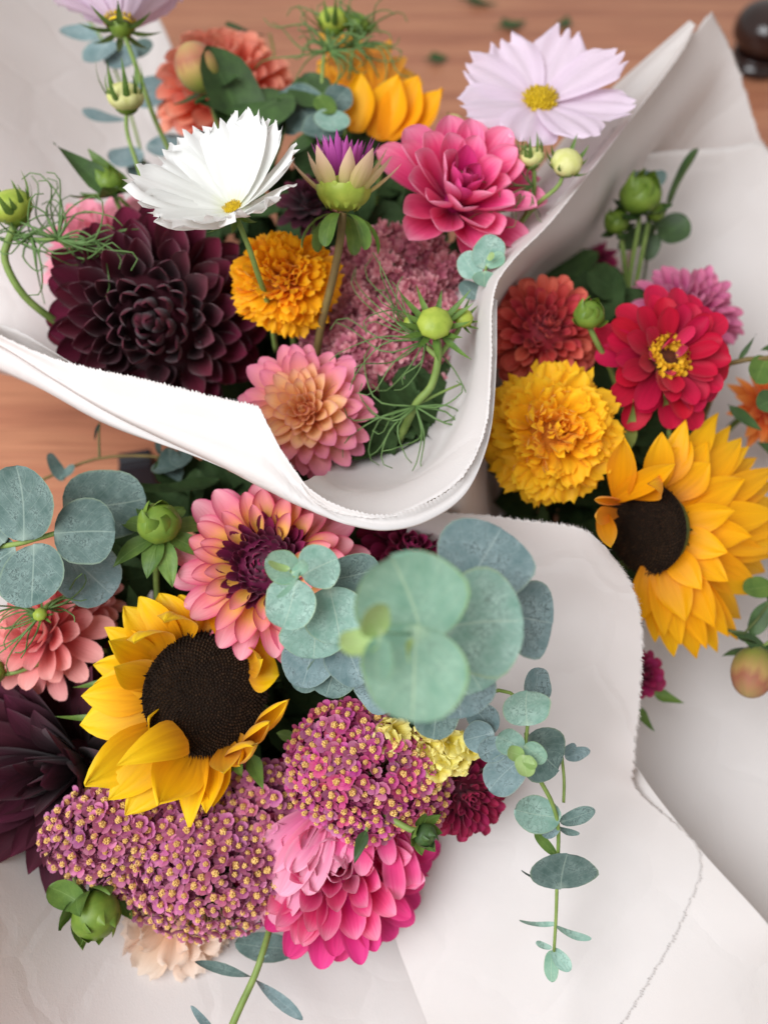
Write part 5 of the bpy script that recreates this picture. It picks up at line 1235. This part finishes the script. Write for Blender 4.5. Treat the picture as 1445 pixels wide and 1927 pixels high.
# statice
root, nv_ = flower('statice', 'pale yellow papery statice under the eucalyptus', 'flower', 800, 1415, .445, (.1, .3, .95))
bank = [petal('papery_petal', S(40, .44), S(44, .44), 'notch', M_STAT, (.6, .3), (.3, .3, -.9), 8, 6, .12, 2, .03, seed=i) for i in range(4)]
for i, (x, y) in enumerate([(735, 1372), (748, 1395), (732, 1398), (768, 1380), (780, 1408), (762, 1402), (800, 1395), (812, 1420), (795, 1430), (835, 1425), (850, 1408), (872, 1418), (860, 1432), (795, 1462), (778, 1468), (790, 1480), (820, 1450), (840, 1390), (805, 1372), (725, 1355), (885, 1410)]):
    n_ = D(rng.uniform(-.5, .5), rng.uniform(-.4, .6), .8)
    M = head(P(x, y, .442 + rng.uniform(-.004, .006)), n_, rng.uniform(0, 6))
    fl = link('floret', dome('floret', M_STAT, S(7, .44), .9, -.2, 10, 5), root, at(root, M))
    for k in range(5):
        a = k * 1.2566; er = Vector((math.cos(a), math.sin(a), 0))
        link('papery_petal', bank[(i + k) % 4], fl, frame(er * .0005, (er * .7 + Vector((0, 0, .7))).normalized(), Vector((0, 0, 1)) - er))
    if i % 4 == 0: tube('branchlet', root, [P(x, y, .448), P((x + 800) / 2, y + 20, .47), P(800, 1480, .50)], .0009, .0012, STEM, 8)
drop_stem(root, None, .002, STEM, nv_, spread(B3, root.matrix_basis.translation))
dahlia('wine red pompon dahlia between yarrow and the white paper', 868, 1484, .480, 98, (.25, .05, .96), B3, M_POMP, N=110, rb=.5, L=(.28, .5), W=(.22, .34), th=(.05, 2.0), mats=[M_POMP], kind='spoon', cup=((1.8, 1.7), (1.4, 1.2)), seed=24)
dahlia('deep wine dahlia in the dark under the paper rim, behind the eucalyptus', 770, 1035, .52, 110, (.1, .3, .95), B3, M_POMP, N=90, rb=.4, L=(.3, .6), W=(.24, .36), th=(.05, 1.9), mats=[M_DKMAG], kind='spoon', cup=((1.6, 1.5), (1.1, .9)), seed=25)
root_ = dahlia('big magenta dahlia with pale pink upper petals at the bottom', 632, 1600, .494, 205, (.06, .22, .97), B3, M_PINKB, N=140, rb=.42, L=(.34, .60), W=(.21, .33), th=(.2, 2.15), mats=[M_PINKL, M_HOT, M_PINKB, M_PINKB], kind='oval', cup=((1.0, 1.0), (.8, .6)), curl=((.3, .3, 0), (.15, -.55, 0)), seed=26, nu=8, nv=9, jit=.2)
for q in [((600, 1520, 0.468), (475, 1640, 0.456), .44), ((610, 1530, 0.468), (520, 1690, 0.452), .40), ((625, 1540, 0.466), (575, 1690, 0.450), .36), ((570, 1500, 0.471), (450, 1760, 0.468), .22), ((560, 1540, 0.468), (500, 1765, 0.462), .24), ((650, 1550, 0.466), (615, 1640, 0.452), .42), ((690, 1560, 0.466), (680, 1650, 0.452), .46), ((640, 1540, 0.468), (655, 1625, 0.452), .5), ((720, 1550, 0.468), (735, 1630, 0.458), .46), ((590, 1600, 0.468), (520, 1740, 0.458), .34), ((540, 1640, 0.474), (560, 1792, 0.472), .26), ((600, 1560, 0.465), (540, 1640, 0.448), .5), ((755, 1570, 0.472), (780, 1680, 0.466), .4), ((735, 1580, 0.468), (748, 1700, 0.462), .36)]:
    me = petal('petal', 1.0, q[2] * 1.12, 'oval', M_PINKL if q[1][0] < 640 else M_HOT, (.75, .5), (.3, -.8, 0), 8, 9, .02, seed=int(q[1][0]))
    p0, p1 = P(*q[0]), P(*q[1]); L_ = (p1 - p0).length
    link('petal', me, root_, at(root_, frame(p0, p1 - p0, D(-.1, .1, .98)) @ Matrix.Diagonal((L_, L_, L_, 1))))
cb = dahlia_bud('curled green leafy bud resting on the bottom magenta dahlia', 800, 1572, .425, 24, (.55, -.2, .8), [(770, 1560, .43), (725, 1533, .436), (690, 1500, .46)], 51, GREEN, DKGREEN, 7, 2.0, 1.3, 1.0, 5)
lf = sprig('leaf', 'single narrow dark leaf hanging over the bottom magenta dahlia', 'leaf', (690, 1560, .43), 'single narrow leaves')
leafP(lf, DKGREEN, (690, 1562, .43), (666, 1625, .425), .42, (.2, .2, .95), .1, .2, 'lance', 'leaf_blade', 3)
tube('leaf_stalk', lf, [P(689, 1564, .43), P(692, 1545, .44), P(690, 1500, .46)], .001, .001, STEM, 6)
dahlia_bud('glossy green dahlia bud with curled back sepals, lower left corner', 182, 1722, .462, 48, (.5, -.45, .74), [(168, 1690, .47), (140, 1640, .48), (170, 1560, .51)], 52, GREEN, BUDGREEN, 6, 1.9, 1.0, 1.7, 6, zs=.95)
lf = sprig('leaf', 'folded green sepal leaf beside the glossy bud, lower left corner', 'leaf', (150, 1720, .465))
leafP(lf, GREEN, (165, 1712, .460), (92, 1668, .458), .62, (-.2, .5, .85), .3, .3, 'oval', 'leaf_blade', 3)
leafP(lf, GREEN, (160, 1720, .460), (150, 1782, .456), .36, (-.5, .1, .8), .4, .3, 'lance', 'leaf_blade', 5)
tube('leaf_stalk', lf, [P(163, 1714, .461), P(168, 1690, .47), P(180, 1640, .49)], .0014, .0016, STEM, 6)
root, nv_ = flower('carnation', 'pale peach ruffled bloom peeping out under the wide yarrow head', 'flower', 332, 1730, .505, (.0, -.15, .98))
R = S(118, .50)
link('flower_base', dome('flower_base', M_BLUSH, R * .3, .8, -.5), root)
rosette(root, 34, R, .18, (.5, .84), (.5, .62), (.5, 1.8), [M_BLUSH], 'notch', ((.6, .4), (.5, .2)), ((.1, .2, 0), (.1, -.2, 0)), 3, .7, .6, .2, .12, 2, seed=33, nu=9, nv=7, roll=.4)
drop_stem(root, None, .002, STEM, nv_, spread(B3, root.matrix_basis.translation))

# hanging and foreground eucalyptus
e = sprig('eucalyptus_sprig', 'green eucalyptus tip overlapping the two tone dahlia', 'eucalyptus', (560, 1100, .395), 'eucalyptus sprigs')
tube('stem', e, [P(548, 1075, .382), P(565, 1095, .39), P(600, 1150, .41), P(640, 1260, .45), P(640, 1400, .50)], .0009, .0014, STEM)
for b, t, a, z, mt in [((566, 1080, .386), (500, 1052, .382), .88, (.15, .1, .98), EUC_NEW), ((568, 1085, .388), (635, 1050, .384), 1.12, (.1, .05, .99), EUC_MID), ((560, 1090, .386), (530, 1182, .380), 1.05, (-.05, .1, .99), EUC_MID), ((608, 1090, .402), (715, 1070, .404), .75, (.1, .2, .97), EUC_DEEP), ((620, 1105, .398), (640, 1212, .392), 1.1, (.1, .1, .99), EUC_MID), ((590, 1150, .408), (590, 1240, .402), 1.45, (.0, .2, .97), EUC_MID),
                      ((590, 1180, .418), (570, 1295, .416), .9, (-.1, .2, .97), EUC_BLUE), ((640, 1190, .412), (680, 1290, .41), .95, (.1, .1, .99), EUC_BLUE), ((640, 1230, .42), (615, 1312, .42), 1.1, (0, .2, .98), EUC_DEEP), ((690, 1240, .418), (720, 1345, .416), .75, (-.1, .1, .99), EUC_BLUE), ((600, 1240, .428), (560, 1300, .43), .8, (0, .3, .95), EUC_DEEP),
                      ((545, 1072, .378), (505, 1056, .372), .42, (.3, .6, .7), EUC_TIP), ((548, 1078, .376), (578, 1060, .366), .45, (-.7, -.2, .6), EUC_NEW), ((562, 1075, .372), (522, 1125, .368), .22, (-.6, .3, .7), EUC_NEW)]:
    leafP(e, mt, b, t, a, z, .28, seed=int(b[0] + t[1]), nu=10, nv=12)
e = sprig('eucalyptus_sprig', 'out of focus pale eucalyptus tip nearest the lens with broad round leaves', 'eucalyptus', (780, 1190, .33), 'eucalyptus sprigs')
tube('stem', e, [P(712, 1190, .285), P(775, 1194, .302), P(800, 1200, .34), P(800, 1260, .38), P(780, 1400, .47)], .0006, .0014, EUC_NEW)
for b, t, a, z, mt in [((800, 1212, .303), (735, 1046, .290), 1.10, (-.05, .05, .99), EUC_NEW), ((790, 1176, .302), (770, 1358, .286), 1.10, (-.05, .15, .98), EUC_NEW), ((830, 1180, .335), (985, 1170, .328), 1.35, (.15, .05, .98), EUC_MID), ((880, 1110, .352), (940, 992, .358), 1.45, (.1, .05, .99), EUC_BLUE), ((850, 1180, .352), (905, 1300, .35), 1.35, (.1, .15, .98), EUC_MID), ((960, 1160, .37), (1040, 1170, .375), 1.75, (.25, .05, .96), EUC_BLUE), ((860, 1240, .372), (870, 1352, .372), 1.2, (0, .2, .97), EUC_BLUE), ((770, 1210, .345), (720, 1330, .35), .9, (-.1, .1, .98), EUC_BLUE), ((830, 1290, .39), (818, 1392, .395), .82, (0, .2, .97), EUC_DEEP),
                      ((716, 1195, .282), (638, 1212, .276), .7, (.0, .5, .85), EUC_TIP), ((716, 1196, .282), (698, 1142, .272), .85, (.3, .2, .9), EUC_TIP), ((716, 1198, .280), (714, 1286, .274), .72, (.4, .1, .9), EUC_NEW), ((775, 1195, .29), (790, 1150, .278), .22, (.8, 0, .5), EUC_NEW), ((775, 1200, .29), (772, 1245, .276), .25, (.6, 0, .7), EUC_TIP)]:
    leafP(e, mt, b, t, a, z, .28, seed=int(b[0] + t[1]), nu=10, nv=12)
e = sprig('eucalyptus_sprig', 'trailing eucalyptus with young green tip hanging over the white paper', 'eucalyptus', (960, 1330, .43), 'eucalyptus sprigs')
tube('stem', e, [P(985, 1425, .402), P(990, 1380, .408), P(990, 1330, .42), P(930, 1300, .44), P(830, 1360, .48)], .0009, .0013, STEM)
tube('stem', e, [P(990, 1380, .42), P(1010, 1455, .427), P(1038, 1510, .432), P(1050, 1560, .436), P(1048, 1640, .44), P(1046, 1720, .443), P(1042, 1790, .445)], .0013, .0009, STEM, 26, 8)
tube('stem', e, [P(1057, 1425, .445), P(1061, 1470, .445), P(1060, 1510, .445)], .0009, .0009, STEM)
for b, t, a, z, mt in [((992, 1366, .405), (992, 1300, .400), 1.3, (.05, .1, .99), EUC_MID), ((1010, 1325, .42), (1015, 1256, .42), .82, (.2, .1, .97), EUC_BLUE), ((930, 1380, .418), (885, 1325, .424), .85, (-.1, .1, .99), EUC_BLUE), ((930, 1380, .416), (872, 1392, .418), 1.0, (-.1, .1, .99), EUC_BLUE), ((955, 1395, .412), (902, 1425, .412), .78, (-.1, .2, .98), EUC_BLUE), ((980, 1430, .41), (920, 1488, .412), .88, (-.05, .15, .98), EUC_BLUE), ((990, 1390, .415), (1050, 1450, .422), 1.1, (.3, .2, .93), EUC_DEEP), ((985, 1408, .403), (935, 1385, .400), .85, (-.1, .1, .99), EUC_MID), ((985, 1405, .402), (1028, 1430, .396), .80, (.3, .1, .95), EUC_NEW), ((985, 1425, .398), (955, 1412, .393), .7, (.1, .3, .95), EUC_TIP), ((985, 1420, .396), (990, 1462, .390), .95, (.1, .2, .97), EUC_TIP), ((985, 1425, .396), (1008, 1445, .392), .8, (.3, .2, .9), EUC_TIP), ((1062, 1425, .445), (1110, 1412, .445), .5, (.1, .6, .8), EUC_BLUE), ((1060, 1420, .446), (1082, 1400, .448), .6, (.1, .5, .85), EUC_BLUE),
                      ((1055, 1540, .434), (968, 1522, .430), .72, (-.1, .35, .93), EUC_MID), ((1052, 1545, .436), (1120, 1526, .436), .42, (.2, .6, .78), EUC_DEEP), ((1050, 1550, .437), (1020, 1572, .432), .7, (0, .5, .85), EUC_BLUE), ((1048, 1555, .438), (1090, 1570, .440), .28, (.1, .7, .7), EUC_DEEP), ((1048, 1608, .439), (1005, 1566, .440), .35, (-.2, .6, .75), GREEN), ((1056, 1673, .440), (1066, 1606, .434), 1.6, (.05, .1, .98), EUC_DEEP), ((1045, 1664, .440), (980, 1636, .440), .14, (.2, .8, .5), EUC_DEEP), ((1046, 1740, .443), (976, 1730, .441), .15, (.1, .85, .5), EUC_MID), ((1046, 1742, .443), (1112, 1768, .440), .22, (.1, .7, .7), EUC_MID), ((1040, 1785, .445), (1072, 1828, .440), .62, (.2, .2, .95), EUC_MID), ((1040, 1788, .445), (1036, 1848, .442), .5, (-.2, .2, .95), EUC_NEW), ((1038, 1785, .446), (1008, 1772, .445), .35, (.1, .5, .8), EUC_MID)]:
    leafP(e, mt, b, t, a, z, .28, seed=int(b[0] + t[1]), nu=10, nv=12)
e = sprig('eucalyptus_sprig', 'bare eucalyptus twig with narrow leaves at the bottom edge', 'eucalyptus', (495, 1780, .47), 'eucalyptus sprigs')
tube('stem', e, [P(510, 1740, .48), P(497, 1785, .468), P(480, 1835, .462), P(450, 1900, .455), P(420, 1970, .45)], .0019, .0022, STEM, 18, 8)
for b, t, a, z, mt in [((476, 1836, .462), (366, 1812, .46), .16, (.0, .7, .7), EUC_DEEP), ((482, 1840, .462), (568, 1922, .452), .20, (.2, .5, .8), EUC_BLUE), ((420, 1960, .45), (360, 1892, .45), .16, (.2, .5, .8), EUC_BLUE), ((560, 1785, .485), (442, 1775, .482), .42, (.0, .4, .9), EUC_DEEP), ((490, 1805, .465), (507, 1796, .464), .16, (0, .5, .8), EUC_DEEP)]:
    leafP(e, mt, b, t, a, z, .2, .15, 'oval' if a < .3 else 'round', seed=int(b[0] + t[1]))

# ------------------------------------------------------------------ leaves and stems packed down inside each bunch
def filler(name, label, cx, cy, rx, ry, d0, d1, n, seed, foot_, lim=None):
    r = random.Random(seed)
    vs, fs, uv = [], [], []
    b = foot_
    protos = [leaf_disc('tmp', LEAFY, a, .2, .2, 4, 6, i, .05, k) for i, (a, k) in enumerate(((.5, 'lance'), (.8, 'oval'), (.35, 'lance')))]
    pv = [([v.co.copy() for v in m_.vertices], [tuple(p.vertices) for p in m_.polygons], [(0, 0)] * 0) for m_ in protos]
    c = 0
    while c < n:
        a = r.uniform(0, 6.283); q = math.sqrt(r.random())
        x, y = cx + rx * q * math.cos(a), cy + ry * q * math.sin(a)
        if lim and not lim(x, y): continue
        c += 1
        p = P(x, y, r.uniform(d0, d1)); L = r.uniform(.03, .06)
        ax = D(r.uniform(-1, 1), r.uniform(-.6, 1), r.uniform(-.2, .6))
        M = Matrix.Translation(-b) @ frame(p - ax * L / 2, ax, D(r.uniform(-.6, .6), r.uniform(-.2, .8), .7)) @ Matrix.Scale(L, 4)
        v_, f_, _ = pv[r.randrange(3)]
        o = len(vs); vs += [M @ v for v in v_]; fs += [tuple(k + o for k in f) for f in f_]
        uv += [(.5 + .5 * (i % 5 - 2) / 2, (i // 5) / 6) for i in range(len(v_))]
        if c % 3 == 0:
            sv, sf, su = tube_geo([p - b, (p - b) * .6 + Vector((0, 0, -.01)), (spread(foot_, p) - b)], .0016, .002, 6, 5)
            o = len(vs); vs += sv; fs += [tuple(k + o for k in f) for f in sf]; uv += su
    for m_ in protos: bpy.data.meshes.remove(m_)
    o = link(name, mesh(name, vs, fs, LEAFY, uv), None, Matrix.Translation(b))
    o['label'] = label; o['category'] = 'foliage'; o['kind'] = 'stuff'
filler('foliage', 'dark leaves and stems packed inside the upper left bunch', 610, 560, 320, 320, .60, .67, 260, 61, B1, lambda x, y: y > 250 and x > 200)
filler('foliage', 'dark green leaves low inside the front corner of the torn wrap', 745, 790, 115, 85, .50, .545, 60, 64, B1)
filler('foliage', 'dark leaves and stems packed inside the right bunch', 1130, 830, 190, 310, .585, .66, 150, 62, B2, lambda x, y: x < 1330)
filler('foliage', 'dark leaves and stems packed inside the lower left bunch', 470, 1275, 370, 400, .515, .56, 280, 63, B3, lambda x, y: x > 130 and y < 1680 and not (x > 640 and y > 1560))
